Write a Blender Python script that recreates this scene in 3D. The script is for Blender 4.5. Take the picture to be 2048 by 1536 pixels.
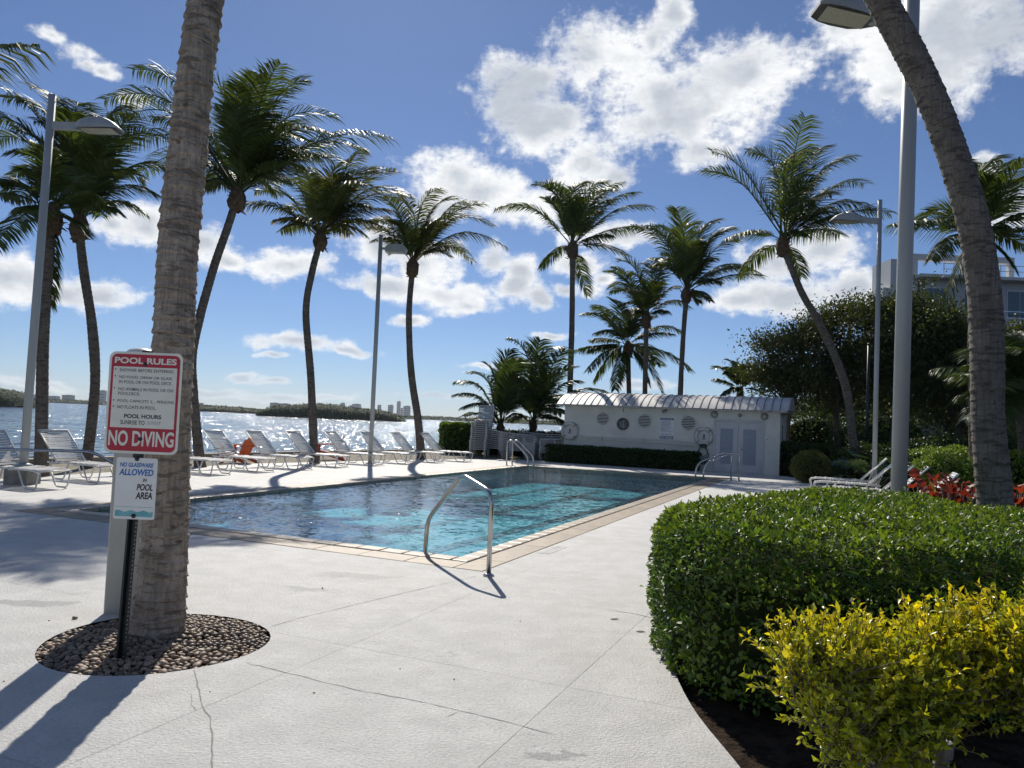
import bpy, bmesh, math, random
import numpy as np
from mathutils import Vector, Matrix, Quaternion
from mathutils.geometry import tessellate_polygon

S = bpy.context.scene
for o in list(bpy.data.objects):
    bpy.data.objects.remove(o, do_unlink=True)
COL = S.collection
R = math.radians
V = Vector

# ---------------------------------------------------------------- camera
EYE = 1.55
PITCH, ROLL, FPX = R(2.73), R(2.4), 1538.0
cf = V((0, math.cos(PITCH), math.sin(PITCH)))
cr0 = V((1, 0, 0))
cu0 = cr0.cross(cf)
CR = cr0 * math.cos(ROLL) + cu0 * math.sin(ROLL)
CU = cu0 * math.cos(ROLL) - cr0 * math.sin(ROLL)
CAMP = V((0, 0, EYE))
cam_d = bpy.data.cameras.new('camera')
cam = bpy.data.objects.new('camera', cam_d)
COL.objects.link(cam)
cam_d.sensor_width = 36.0
cam_d.lens = 36.0 * FPX / 2048.0
cam_d.clip_start = 0.05
cam_d.clip_end = 20000.0
m = Matrix((CR, CU, -cf)).transposed().to_4x4()
m.translation = CAMP
cam.matrix_world = m
S.camera = cam


def ray(x, y):
    return cf + CR * ((x - 1024) / FPX) - CU * ((y - 768) / FPX)


def gnd(x, y, z=0.0):
    """point of the level z seen at survey pixel x, y"""
    d = ray(x, y)
    return CAMP + d * ((z - EYE) / d.z)


def at(x, y, Y):
    """point at distance Y (metres along +Y) seen at survey pixel x, y"""
    d = ray(x, y)
    return CAMP + d * (Y / d.y)


def onplane(x, y, p0, n):
    d = ray(x, y)
    return CAMP + d * ((p0 - CAMP).dot(n) / d.dot(n))


# ---------------------------------------------------------------- sun, sky, exposure
SUN_EL, SUN_AZ = R(40.0), R(-10.5)          # azimuth measured from +Y towards +X
SUNV = V((math.sin(SUN_AZ) * math.cos(SUN_EL), math.cos(SUN_AZ) * math.cos(SUN_EL), math.sin(SUN_EL)))
sl = bpy.data.lights.new('sun', 'SUN')
sl.energy = 3.8
sl.angle = R(0.53)
sl.color = (1.0, 0.94, 0.845)
sun = bpy.data.objects.new('sun', sl)
COL.objects.link(sun)
sun.rotation_euler = SUNV.to_track_quat('Z', 'Y').to_euler()
sun.location = (0, 0, 60)

S.view_settings.view_transform = 'Standard'
S.view_settings.look = 'None'
S.view_settings.gamma = 1.0
S.view_settings.use_curve_mapping = False
S.view_settings.exposure = 0.3
S.render.engine = 'CYCLES'
S.cycles.use_denoising = True
S.cycles.max_bounces = 10
S.cycles.diffuse_bounces = 4
S.cycles.glossy_bounces = 3
S.cycles.transmission_bounces = 6
S.cycles.transparent_max_bounces = 12
S.cycles.volume_bounces = 0
S.cycles.caustics_reflective = False
S.cycles.caustics_refractive = False
S.cycles.sample_clamp_indirect = 6.0
S.cycles.sample_clamp_direct = 0.0


class NT:
    """small wrapper for building node trees"""
    def __init__(self, tree):
        self.t = tree
        self.n = tree.nodes
        self.l = tree.links

    def node(self, typ, ins=None, **props):
        nd = self.n.new(typ)
        for k, v in props.items():
            setattr(nd, k, v)
        for k, v in (ins or {}).items():
            s = nd.inputs[k]
            if isinstance(v, bpy.types.NodeSocket):
                self.l.new(v, s)
            else:
                s.default_value = v
        return nd

    def math(self, op, a, b=None, c=None, clamp=False):
        ins = {0: a}
        if b is not None:
            ins[1] = b
        if c is not None:
            ins[2] = c
        return self.node('ShaderNodeMath', ins, operation=op, use_clamp=clamp).outputs[0]

    def vmath(self, op, a, b=None, out=0):
        ins = {0: a}
        if b is not None:
            ins[1] = b
        return self.node('ShaderNodeVectorMath', ins, operation=op).outputs[out]

    def mix(self, f, a, b, mode='MIX'):
        nd = self.node('ShaderNodeMix', data_type='RGBA', blend_type=mode)
        for s, v in ((nd.inputs[0], f), (nd.inputs[6], a), (nd.inputs[7], b)):
            if isinstance(v, bpy.types.NodeSocket):
                self.l.new(v, s)
            else:
                if hasattr(v, '__len__') and len(v) == 3:
                    v = (*v, 1)
                s.default_value = v
        return nd.outputs[2]

    def noise(self, vec, scale, detail=4, rough=0.55, dist=0.0, dim='3D', out=0):
        nd = self.node('ShaderNodeTexNoise', {'Scale': scale, 'Detail': detail, 'Roughness': rough, 'Distortion': dist}, noise_dimensions=dim)
        if vec is not None:
            self.l.new(vec, nd.inputs['Vector'])
        return nd.outputs[out]

    def sstep(self, x, a, b):
        nd = self.node('ShaderNodeMapRange', {0: x, 1: a, 2: b, 3: 0.0, 4: 1.0}, interpolation_type='SMOOTHSTEP')
        return nd.outputs[0]

    def rng(self, x, a, b, c, d):
        return self.node('ShaderNodeMapRange', {0: x, 1: a, 2: b, 3: c, 4: d}).outputs[0]

    def mapping(self, vec, loc=(0, 0, 0), rot=(0, 0, 0), scale=(1, 1, 1), typ='POINT'):
        return self.node('ShaderNodeMapping', {0: vec, 1: loc, 2: rot, 3: scale}, vector_type=typ).outputs[0]


# world: physical sky with fair-weather cumulus laid out by azimuth and elevation
W = bpy.data.worlds.new('World')
S.world = W
W.use_nodes = True
W.node_tree.nodes.clear()
n = NT(W.node_tree)
sky = n.node('ShaderNodeTexSky', sky_type='NISHITA', sun_disc=False)
sky.sun_elevation = SUN_EL
sky.sun_rotation = SUN_AZ
sky.altitude = 900.0
sky.air_density = 0.9
sky.dust_density = 0.25
sky.ozone_density = 10.0
SKY_K = 0.066
tc = n.node('ShaderNodeTexCoord')
dirv = n.vmath('NORMALIZE', tc.outputs['Generated'])
sep = n.node('ShaderNodeSeparateXYZ', {0: dirv})
az = n.math('ARCTAN2', sep.outputs[0], sep.outputs[1])
el = n.math('ARCSINE', sep.outputs[2])
ae = n.node('ShaderNodeCombineXYZ', {0: az, 1: el, 2: 0.0}).outputs[0]
# warp so that cloud outlines billow
w1 = n.noise(dirv, 9.0, 3, 0.6)
aew = n.node('ShaderNodeVectorMath', {0: w1, 1: (0.055, 0.04, 0.0), 2: n.vmath('SUBTRACT', ae, (0.0275, 0.02, 0.0))}, operation='MULTIPLY_ADD').outputs[0]


def px_ae(x, y):
    d = ray(x, y).normalized()
    return math.atan2(d.x, d.y), math.asin(d.z)


# survey of the clouds: centre x, y, half axes, tilt in degrees
CL = [
    (1120, 140, 110, 60, -30), (1230, 120, 130, 62, 0), (1330, 190, 150, 70, 0), (1495, 150, 125, 64, 0), (1410, 230, 135, 68, 0),
    (1300, 250, 90, 40, 0), (1410, 300, 60, 40, 0), (1060, 220, 100, 70, 40), (1120, 290, 130, 55, 25), (1210, 335, 75, 34, 20),
    (1330, 50, 60, 40, -60), (1040, 225, 80, 40, 0),
    (900, 355, 95, 46, 0), (960, 385, 110, 50, 15), (1040, 415, 110, 42, 10), (1150, 380, 70, 40, 0), (880, 420, 70, 25, 0),
    (1715, 20, 75, 60, 0), (1800, 105, 85, 85, 0), (1880, 60, 130, 110, 0), (1850, 150, 110, 60, 0), (1780, 185, 55, 35, 0), (1990, 60, 70, 70, 0),
    (760, 490, 85, 38, 10), (860, 520, 100, 45, 5), (900, 585, 95, 36, 8), (800, 565, 110, 26, 8), (940, 610, 50, 20, 10),
    (1010, 530, 60, 34, 20), (1060, 580, 65, 30, 20), (1210, 560, 30, 16, -50), (1150, 570, 30, 14, 0),
    (300, 455, 80, 40, 8), (410, 480, 60, 36, 10), (470, 520, 60, 24, 5), (570, 530, 90, 28, 8), (230, 445, 30, 20, 0),
    (20, 555, 95, 48, 8), (140, 585, 70, 30, 5), (220, 585, 55, 20, 10),
    (1560, 520, 80, 45, 0), (1650, 500, 60, 42, 0), (1600, 590, 140, 40, 4), (1700, 585, 60, 38, 0), (1480, 600, 70, 26, 0), (1230, 470, 90, 26, 8), (1170, 520, 60, 24, 0),
    (600, 690, 100, 17, 3), (690, 702, 60, 12, 3), (820, 641, 34, 13, 5), (540, 715, 30, 6, 3), (950, 738, 45, 7, 3), (870, 792, 60, 6, 3),
    (480, 760, 28, 8, 3), (545, 764, 30, 8, 3), (430, 785, 60, 9, 2), (560, 795, 70, 8, 2), (80, 770, 90, 10, 2), (660, 795, 60, 7, 2), (1110, 670, 40, 10, 0), (1290, 770, 70, 12, 0),
    (110, 95, 60, 18, 30), (180, 140, 40, 14, 20), (255, 205, 30, 14, -10), (2030, 420, 60, 40, 0), (1960, 330, 30, 20, 0),
]
blobs = []
CL2 = []
for (x, y, rx, ry, t) in CL:
    if abs(t) >= 20 and rx > ry * 1.2:    # slanting puffs become two overlapping ones
        cx_, cy_ = math.cos(R(t)) * rx * .5, math.sin(R(t)) * rx * .5
        q_ = (rx * .5 + ry * .5)
        CL2 += [(x - cx_, y - cy_, q_ * .85, ry * .95, 0), (x + cx_, y + cy_, q_ * .85, ry * .95, 0)]
    else:
        CL2.append((x, y, rx, ry, t))
for (x, y, rx, ry, t) in CL2:
    a, e = px_ae(x, y)
    blobs.append((a, e, rx * 1.12 / FPX / max(0.6, math.cos(e)), ry * 1.12 / FPX, -R(t)))
rc = random.Random(5)
for k in range(22):                       # same weather all round, extra unseen clouds added to raise the ambient light
    a = rc.uniform(0.85, 2 * math.pi - 0.85)
    e = rc.uniform(0.05, 0.75)
    s_ = rc.uniform(0.07, 0.17)
    blobs.append(((a + math.pi) % (2 * math.pi) - math.pi, e, s_ * 1.5, s_ * (0.3 + 0.6 * e), rc.uniform(-.3, .3)))
field = None
vin = aew
for k, (a, e, ra, re_, t) in enumerate(blobs):
    if k and k % 10 == 0:                 # chained in batches so that few values are live at once
        vin = n.node('ShaderNodeVectorMath', {0: field, 1: (1e-9, 1e-9, 0.0), 2: aew}, operation='MULTIPLY_ADD').outputs[0]
    mp = n.node('ShaderNodeVectorMath', {0: vin, 1: (1 / ra, 1 / re_, 0.0), 2: (-a / ra, -e / re_, 0.0)}, operation='MULTIPLY_ADD').outputs[0]
    ln = n.vmath('DOT_PRODUCT', mp, mp, out=1)
    field = ln if field is None else n.math('SMOOTH_MIN', field, ln, 0.35)
field = n.math('SQRT', n.math('MAXIMUM', field, 0.0))
fb = n.noise(dirv, 26.0, 5, 0.62)
fb2 = n.noise(dirv, 7.0, 2, 0.55)
wisp = n.noise(n.mapping(dirv, scale=(1, 1, 2.2)), 70.0, 4, 0.65)
f1 = n.math('SUBTRACT', 1.0, field)
f1 = n.math('ADD', f1, n.math('MULTIPLY', n.math('SUBTRACT', fb, 0.5), 2.1))
f1 = n.math('ADD', f1, n.math('MULTIPLY', n.math('SUBTRACT', wisp, 0.5), 0.5))
dens = n.sstep(f1, -0.12, 0.62)
thick = n.sstep(n.math('ADD', n.math('SUBTRACT', 1.0, field), n.math('MULTIPLY', n.math('SUBTRACT', n.math('ADD', n.math('MULTIPLY', fb2, 0.65), n.math('MULTIPLY', fb, 0.35)), 0.5), 3.2)), 0.25, 1.05)
ccol = n.mix(thick, (0.80, 0.81, 0.82), (0.44, 0.48, 0.54))
detail = n.rng(wisp, 0.3, 0.7, 0.94, 1.05)
ccol = n.vmath('MULTIPLY', ccol, n.node('ShaderNodeCombineXYZ', {0: detail, 1: detail, 2: detail}).outputs[0])
hs = n.node('ShaderNodeHueSaturation', {'Saturation': 0.95, 'Color': sky.outputs[0]})
skyc = n.vmath('MULTIPLY', hs.outputs[0], (SKY_K, SKY_K, SKY_K))
lowf = n.sstep(el, 0.0, 0.12)
dens = n.math('MULTIPLY', dens, n.rng(lowf, 0, 1, 0.55, 1.0))
above = n.sstep(el, -0.002, 0.004)
dens = n.math('MULTIPLY', dens, above)
wc = n.mix(dens, skyc, ccol)
bg = n.node('ShaderNodeBackground', {0: wc, 1: 1.0})
wo = n.node('ShaderNodeOutputWorld', {0: bg.outputs[0]})
W.cycles.sampling_method = 'MANUAL'
W.cycles.sample_map_resolution = 512

# ---------------------------------------------------------------- helpers
def tag(o, label=None, cat=None, group=None, kind=None):
    if label:
        o['label'] = label
    if cat:
        o['category'] = cat
    if group:
        o['group'] = group
    if kind:
        o['kind'] = kind
    return o


def empty(name, loc=(0, 0, 0), rz=0.0, label=None, cat=None, group=None):
    o = bpy.data.objects.new(name, None)
    COL.objects.link(o)
    o.empty_display_size = 0.2
    o.location = loc
    o.rotation_euler = (0, 0, rz)
    return tag(o, label, cat, group)


def mesh_np(name, verts, faces, mat, smooth=False, attr=None):
    """verts (N,3), faces: list of integer arrays (tri or quad) -> mesh data"""
    me = bpy.data.meshes.new(name)
    verts = np.asarray(verts, dtype=np.float32).reshape(-1, 3)
    fl = [np.asarray(f, dtype=np.int32) for f in faces if len(f)]
    me.vertices.add(len(verts))
    me.vertices.foreach_set('co', verts.ravel())
    loops = np.concatenate([f.ravel() for f in fl]) if fl else np.zeros(0, np.int32)
    tot = np.concatenate([np.full(len(f), f.shape[1], np.int32) for f in fl]) if fl else np.zeros(0, np.int32)
    st = np.concatenate([[0], np.cumsum(tot)[:-1]]).astype(np.int32) if len(tot) else tot
    me.loops.add(len(loops))
    me.loops.foreach_set('vertex_index', loops)
    me.polygons.add(len(tot))
    me.polygons.foreach_set('loop_start', st)
    me.polygons.foreach_set('loop_total', tot)
    if smooth:
        me.polygons.foreach_set('use_smooth', np.ones(len(tot), dtype=bool))
    if attr is not None:
        a = me.attributes.new('t', 'FLOAT', 'POINT')
        a.data.foreach_set('value', np.asarray(attr, dtype=np.float32))
    me.update(calc_edges=True)
    if mat:
        me.materials.append(mat)
    return me


def link(name, me, parent=None, loc=(0, 0, 0), rot=(0, 0, 0), scale=(1, 1, 1)):
    o = bpy.data.objects.new(name, me)
    COL.objects.link(o)
    if parent is not None:
        o.parent = parent
    o.location = loc
    o.rotation_euler = rot
    o.scale = scale
    return o


class MB:
    """collects shapes; build() links them as one mesh object"""
    def __init__(self):
        self.v = []
        self.f = []
        self.sm = []

    def add(self, vs, fs, smooth=False):
        b = len(self.v)
        self.v += [tuple(p) for p in vs]
        self.f += [tuple(i + b for i in f) for f in fs]
        self.sm += [smooth] * len(fs)
        return self

    def box(self, c, s, rot=None, bev=0.0):
        hx, hy, hz = s[0] / 2, s[1] / 2, s[2] / 2
        if bev > 0:
            bm = bmesh.new()
            bmesh.ops.create_cube(bm, size=1.0)
            for v in bm.verts:
                v.co = V((v.co.x * s[0], v.co.y * s[1], v.co.z * s[2]))
            bmesh.ops.bevel(bm, geom=list(bm.edges), offset=bev, segments=2, affect='EDGES', profile=0.5)
            bm.verts.index_update()
            vs = [v.co.copy() for v in bm.verts]
            fs = [tuple(v.index for v in f.verts) for f in bm.faces]
            bm.free()
        else:
            vs = [V((x, y, z)) for z in (-hz, hz) for y in (-hy, hy) for x in (-hx, hx)]
            fs = [(0, 2, 3, 1), (4, 5, 7, 6), (0, 1, 5, 4), (2, 6, 7, 3), (0, 4, 6, 2), (1, 3, 7, 5)]
        if rot is not None:
            vs = [rot @ v for v in vs]
        c = V(c)
        return self.add([v + c for v in vs], fs)

    def tube(self, pts, r, n=8, caps=True, smooth=True, closed=False):
        pts = [V(p) for p in pts]
        N = len(pts)
        rs = r if hasattr(r, '__len__') else [r] * N
        vs, fs = [], []
        ref = None
        for i, p in enumerate(pts):
            if closed:
                t = pts[(i + 1) % N] - pts[i - 1]
            else:
                t = pts[min(i + 1, N - 1)] - pts[max(i - 1, 0)]
            t.normalize()
            if ref is None:
                ref = V((0, 0, 1)) if abs(t.z) < 0.9 else V((1, 0, 0))
            a = (ref - t * ref.dot(t))
            if a.length < 1e-5:
                a = t.orthogonal()
            a.normalize()
            ref = a
            b = t.cross(a)
            for k in range(n):
                th = 2 * math.pi * k / n
                vs.append(p + (a * math.cos(th) + b * math.sin(th)) * rs[i])
        for i in range(N if closed else N - 1):
            j = (i + 1) % N
            for k in range(n):
                k2 = (k + 1) % n
                fs.append((i * n + k, i * n + k2, j * n + k2, j * n + k))
        self.add(vs, fs, smooth)
        if caps and not closed:
            b = len(self.v) - N * n
            self.f.append(tuple(b + k for k in reversed(range(n))))
            self.f.append(tuple(b + (N - 1) * n + k for k in range(n)))
            self.sm += [False, False]
        return self

    def lathe(self, prof, n=24, c=(0, 0, 0), axis='z', smooth=True):
        """prof: list of (radius, height)"""
        vs, fs = [], []
        c = V(c)
        for (r_, h) in prof:
            for k in range(n):
                th = 2 * math.pi * k / n
                p = V((r_ * math.cos(th), r_ * math.sin(th), h))
                if axis == 'y':
                    p = V((p.x, -p.z, p.y))
                vs.append(p + c)
        for i in range(len(prof) - 1):
            for k in range(n):
                k2 = (k + 1) % n
                fs.append((i * n + k, i * n + k2, (i + 1) * n + k2, (i + 1) * n + k))
        fs2 = []
        if prof[0][0] > 1e-6:
            fs2.append(tuple(reversed(range(n))))
        if prof[-1][0] > 1e-6:
            fs2.append(tuple((len(prof) - 1) * n + k for k in range(n)))
        b = len(self.v)
        self.add(vs, fs, smooth)
        for f in fs2:
            self.f.append(tuple(b + i for i in f))
            self.sm.append(False)
        return self

    def prism(self, poly, d0, d1):
        """poly: ordered 3D points; extruded between offsets d0 and d1 (vectors)"""
        k = len(poly)
        d0, d1 = V(d0), V(d1)
        vs = [V(p) + d0 for p in poly] + [V(p) + d1 for p in poly]
        fs = [tuple(reversed(range(k))), tuple(range(k, 2 * k))]
        fs += [(i, (i + 1) % k, k + (i + 1) % k, k + i) for i in range(k)]
        return self.add(vs, fs)

    def data(self, name, mat=None):
        me = bpy.data.meshes.new(name)
        me.from_pydata(self.v, [], self.f)
        me.polygons.foreach_set('use_smooth', self.sm)
        me.update()
        if mat:
            me.materials.append(mat)
        return me

    def build(self, name, mat, parent=None, loc=(0, 0, 0), rot=(0, 0, 0)):
        return link(name, self.data(name, mat), parent, loc, rot)


def rot_to(x_axis, z_axis=None):
    x = V(x_axis).normalized()
    z = V(z_axis or (0, 0, 1))
    y = z.cross(x).normalized()
    z = x.cross(y)
    return Matrix((x, y, z)).transposed()


def smooth_path(pts, per=6):
    """Catmull-Rom through pts"""
    P = [V(p) for p in pts]
    P = [P[0] * 2 - P[1]] + P + [P[-1] * 2 - P[-2]]
    out = []
    for i in range(1, len(P) - 2):
        for k in range(per):
            t = k / per
            a, b, c, d = P[i - 1], P[i], P[i + 1], P[i + 2]
            out.append(0.5 * ((2 * b) + (c - a) * t + (2 * a - 5 * b + 4 * c - d) * t * t + (3 * b - a - 3 * c + d) * t ** 3))
    out.append(P[-2])
    return out


def fillet(pts, r, k=5):
    """polyline with rounded corners"""
    pts = [V(p) for p in pts]
    out = [pts[0]]
    for i in range(1, len(pts) - 1):
        a, b, c = pts[i - 1], pts[i], pts[i + 1]
        d = min(r, (a - b).length * .48, (c - b).length * .48)
        p = b + (a - b).normalized() * d
        q = b + (c - b).normalized() * d
        for j in range(k + 1):
            t = j / k
            out.append(p * (1 - t) ** 2 + b * 2 * t * (1 - t) + q * t * t)
    out.append(pts[-1])
    return out


# ---------------------------------------------------------------- materials
def mat_new(name):
    m_ = bpy.data.materials.new(name)
    m_.use_nodes = True
    m_.node_tree.nodes.clear()
    return m_, NT(m_.node_tree)


def finish(n, col, rough=0.6, metal=0.0, bump=None, spec=0.5, trans=0.0, tcol=None, coat=0.0):
    p = n.node('ShaderNodeBsdfPrincipled', {'Metallic': metal, 'Specular IOR Level': spec, 'Coat Weight': coat})
    for k, v in (('Base Color', col), ('Roughness', rough)):
        if isinstance(v, bpy.types.NodeSocket):
            n.l.new(v, p.inputs[k])
        else:
            p.inputs[k].default_value = (*v, 1) if hasattr(v, '__len__') else v
    if bump is not None:
        n.l.new(bump, p.inputs['Normal'])
    out = p.outputs[0]
    if trans > 0:
        t = n.node('ShaderNodeBsdfTranslucent')
        tc_ = tcol if tcol is not None else col
        if isinstance(tc_, bpy.types.NodeSocket):
            n.l.new(tc_, t.inputs[0])
        else:
            t.inputs[0].default_value = (*tc_, 1)
        mx = n.node('ShaderNodeMixShader', {0: trans, 1: p.outputs[0], 2: t.outputs[0]})
        out = mx.outputs[0]
    n.node('ShaderNodeOutputMaterial', {0: out})
    return p


def obump(n, h, strength=0.4, dist=0.01):
    return n.node('ShaderNodeBump', {'Height': h, 'Strength': strength, 'Distance': dist}).outputs[0]


def M(name, c1, c2=None, scale=6.0, rough=0.6, metal=0.0, bscale=0, bstr=0.3, bdist=0.01, rnd=0.0, spec=0.5, trans=0.0, coat=0.0, stretch=None, det=5, contrast=(0.35, 0.65)):
    m_, n = mat_new(name)
    tc_ = n.node('ShaderNodeTexCoord').outputs['Object']
    vec = n.mapping(tc_, scale=stretch) if stretch else tc_
    col = c1
    if c2 is not None:
        f = n.sstep(n.noise(vec, scale, det, 0.6), *contrast)
        col = n.mix(f, c1, c2)
    if rnd > 0:
        oi = n.node('ShaderNodeObjectInfo').outputs['Random']
        g_ = n.rng(oi, 0, 1, 1 - rnd, 1 + rnd)
        if c2 is None:
            col = n.mix(0.0, c1, c1)
        col = n.vmath('MULTIPLY', col, n.node('ShaderNodeCombineXYZ', {0: g_, 1: g_, 2: g_}).outputs[0])
    b = None
    if bscale:
        b = obump(n, n.noise(vec, bscale, 6, 0.6), bstr, bdist)
    finish(n, col, rough, metal, b, spec, trans, None, coat)
    return m_


def leaf_mat(name, c_in, c_out, c_dry=None, rough=0.35, trans=0.25, spec=0.5, var=0.35):
    """foliage colour by per-leaf attribute t (0 young to 1 old/dry)"""
    m_, n = mat_new(name)
    a = n.node('ShaderNodeAttribute', attribute_name='t').outputs['Fac']
    col = n.mix(n.sstep(a, 0.0, 0.6), c_in, c_out)
    if c_dry:
        col = n.mix(n.sstep(a, 0.72, 0.98), col, c_dry)
    geo = n.node('ShaderNodeNewGeometry').outputs['Random Per Island']
    g_ = n.rng(geo, 0, 1, 1 - var, 1 + var)
    col = n.vmath('MULTIPLY', col, n.node('ShaderNodeCombineXYZ', {0: g_, 1: g_, 2: g_}).outputs[0])
    tcol = n.vmath('MULTIPLY', col, (1.9, 1.7, 0.7))
    finish(n, col, rough, 0, None, spec, trans, tcol)
    return m_


MT = {}
# white painted broom-finish concrete
m_, n = mat_new('painted_concrete')
oc = n.node('ShaderNodeTexCoord').outputs['Object']
big = n.noise(oc, 0.55, 6, 0.62)
mid = n.noise(oc, 3.2, 6, 0.6)
fine = n.noise(oc, 48.0, 5, 0.7)
col = n.mix(n.sstep(mid, 0.36, 0.66), (0.58, 0.573, 0.548), (0.67, 0.662, 0.635))
col = n.mix(n.math('MULTIPLY', n.sstep(big, 0.54, 0.74), 0.45), col, (0.40, 0.375, 0.33))
st = n.noise(n.mapping(oc, loc=(3.1, 9.2, 0), scale=(0.8, 1.3, 1)), 0.9, 7, 0.7, 0.8)
col = n.mix(n.math('MULTIPLY', n.sstep(st, 0.63, 0.70), 0.5), col, (0.36, 0.34, 0.31))
col = n.mix(n.math('MULTIPLY', n.sstep(fine, 0.47, 0.62), 0.42), col, (0.40, 0.39, 0.37))
oi = n.node('ShaderNodeObjectInfo').outputs['Random']
g_ = n.rng(oi, 0, 1, 0.96, 1.04)
col = n.vmath('MULTIPLY', col, n.node('ShaderNodeCombineXYZ', {0: g_, 1: g_, 2: g_}).outputs[0])
tex = n.math('ADD', n.math('MULTIPLY', n.noise(oc, 60.0, 5, 0.7, 0.25), 1.0), n.math('MULTIPLY', n.noise(oc, 6.0, 3, 0.5), 0.6))
warp = n.node('ShaderNodeVectorMath', {0: n.noise(oc, 2.2, 4, 0.65, out=1), 1: (0.9, 0.55, 0.0), 2: oc}, operation='MULTIPLY_ADD').outputs[0]
wet = None
for (px, py, ra_, rb_) in ((700, 1150, .42, .16), (610, 1178, .30, .08), (440, 1092, .55, .10), (60, 1205, .30, .11), (1130, 1506, .12, .05)):
    g0 = gnd(px, py)
    mp = n.node('ShaderNodeVectorMath', {0: warp, 1: (1 / ra_, 1 / rb_, 0.0), 2: (-(g0.x + .45) / ra_, -(g0.y + .275) / rb_, 0.0)}, operation='MULTIPLY_ADD').outputs[0]
    w_ = n.node('ShaderNodeMapRange', {0: n.vmath('LENGTH', mp, out=1), 1: 0.75, 2: 1.2, 3: 1.0, 4: 0.0}, interpolation_type='SMOOTHSTEP').outputs[0]
    wet = w_ if wet is None else n.math('MAXIMUM', wet, w_)
col = n.mix(n.math('MULTIPLY', wet, 0.6), col, (0.24, 0.235, 0.225))
rg = n.math('SUBTRACT', n.rng(n.sstep(st, 0.60, 0.70), 0, 1, 0.62, 0.34), n.math('MULTIPLY', wet, 0.16))
finish(n, col, rg, 0, obump(n, tex, 0.85, 0.016), 0.45)
MT['deck'] = m_
MT['joint'] = M('deck_joint', (0.43, 0.42, 0.40), (0.50, 0.49, 0.47), 8, 0.9)
MT['crack'] = M('crack_fill', (0.20, 0.195, 0.185), (0.33, 0.32, 0.30), 20, 0.9)
MT['soil'] = M('mulch_soil', (0.030, 0.022, 0.016), (0.075, 0.055, 0.04), 9, 1.0, bscale=40, bstr=0.9, bdist=0.04, spec=0.05)
MT['sand'] = M('sandy_ground', (0.36, 0.32, 0.25), (0.22, 0.20, 0.15), 2.2, 0.95, bscale=18, bstr=0.9, bdist=0.05)
MT['tile_o'] = M('tan_coping_tile', (0.34, 0.26, 0.175), (0.26, 0.20, 0.135), 7, 0.55, bscale=60, bstr=0.25, bdist=0.004, rnd=0.12)
MT['tile_i'] = M('pale_edge_tile', (0.43, 0.345, 0.25), (0.34, 0.27, 0.19), 9, 0.42, bscale=50, bstr=0.25, bdist=0.004, rnd=0.12)
MT['grout'] = M('grout', (0.17, 0.14, 0.11), (0.23, 0.20, 0.16), 20, 0.9)
MT['plaster'] = M('pool_plaster', (0.55, 0.66, 0.68), (0.64, 0.73, 0.74), 1.2, 0.7)
MT['lane'] = M('lane_tile', (0.02, 0.04, 0.07), (0.035, 0.06, 0.09), 30, 0.4)
m_, n = mat_new('waterline_tile')
oc = n.node('ShaderNodeTexCoord').outputs['Object']
br = n.node('ShaderNodeTexBrick', {'Vector': oc, 'Scale': 6.0, 'Color1': (0.03, 0.10, 0.17, 1), 'Color2': (0.05, 0.14, 0.20, 1), 'Mortar': (0.3, 0.34, 0.34, 1), 'Mortar Size': 0.02}, offset=0.0)
finish(n, br.outputs[0], 0.25)
MT['band'] = m_
def wave_normal(n, parts, amp):
    """water normal from slope fields: parts = [(vector socket, scale, detail, weight)]"""
    tot = None
    for (vec, sc, det, w_) in parts:
        c = n.vmath('SUBTRACT', n.noise(vec, sc, det, 0.6, 0.3, out=1), (0.5, 0.5, 0.5))
        c = n.vmath('MULTIPLY', c, (w_, w_, 0.0))
        tot = c if tot is None else n.vmath('ADD', tot, c)
    tot = n.node('ShaderNodeVectorMath', {0: tot, 'Scale': amp}, operation='SCALE').outputs[0]
    return n.vmath('NORMALIZE', n.vmath('ADD', tot, (0.0, 0.0, 1.0)))


# pool water: clear and tinted, with a rippled mirror on top
m_, n = mat_new('pool_water')
oc = n.node('ShaderNodeTexCoord').outputs['Object']
wv = n.mapping(oc, rot=(0, 0, R(25)), scale=(1.0, 1.6, 1.0))
amp = n.rng(n.noise(oc, 0.22, 2, 0.5), 0.36, 0.62, 0.28, 1.0)
spk = n.sstep(n.noise(oc, 3.4, 2, 0.6), 0.56, 0.64)
amp = n.math('ADD', amp, n.math('MULTIPLY', n.math('MULTIPLY', spk, amp), 1.3))
nrm = wave_normal(n, [(wv, 2.6, 1, 0.36), (wv, 11.0, 2, 0.85)], amp)
inc = n.node('ShaderNodeNewGeometry').outputs['Incoming']
cs_ = n.math('ABSOLUTE', n.vmath('DOT_PRODUCT', nrm, inc, out=1))
fr = n.math('MULTIPLY_ADD', n.math('POWER', n.math('SUBTRACT', 1.0, cs_, clamp=True), 5.0), 0.98, 0.02, clamp=True)
tr = n.node('ShaderNodeBsdfTransparent', {0: (0.36, 0.71, 0.785, 1)})
gl = n.node('ShaderNodeBsdfAnisotropic', {'Color': (1, 1, 1, 1), 'Roughness': 0.06, 'Normal': nrm})
mx = n.node('ShaderNodeMixShader', {0: fr, 1: tr.outputs[0], 2: gl.outputs[0]})
n.node('ShaderNodeOutputMaterial', {0: mx.outputs[0]})
MT['pool_water'] = m_
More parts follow.
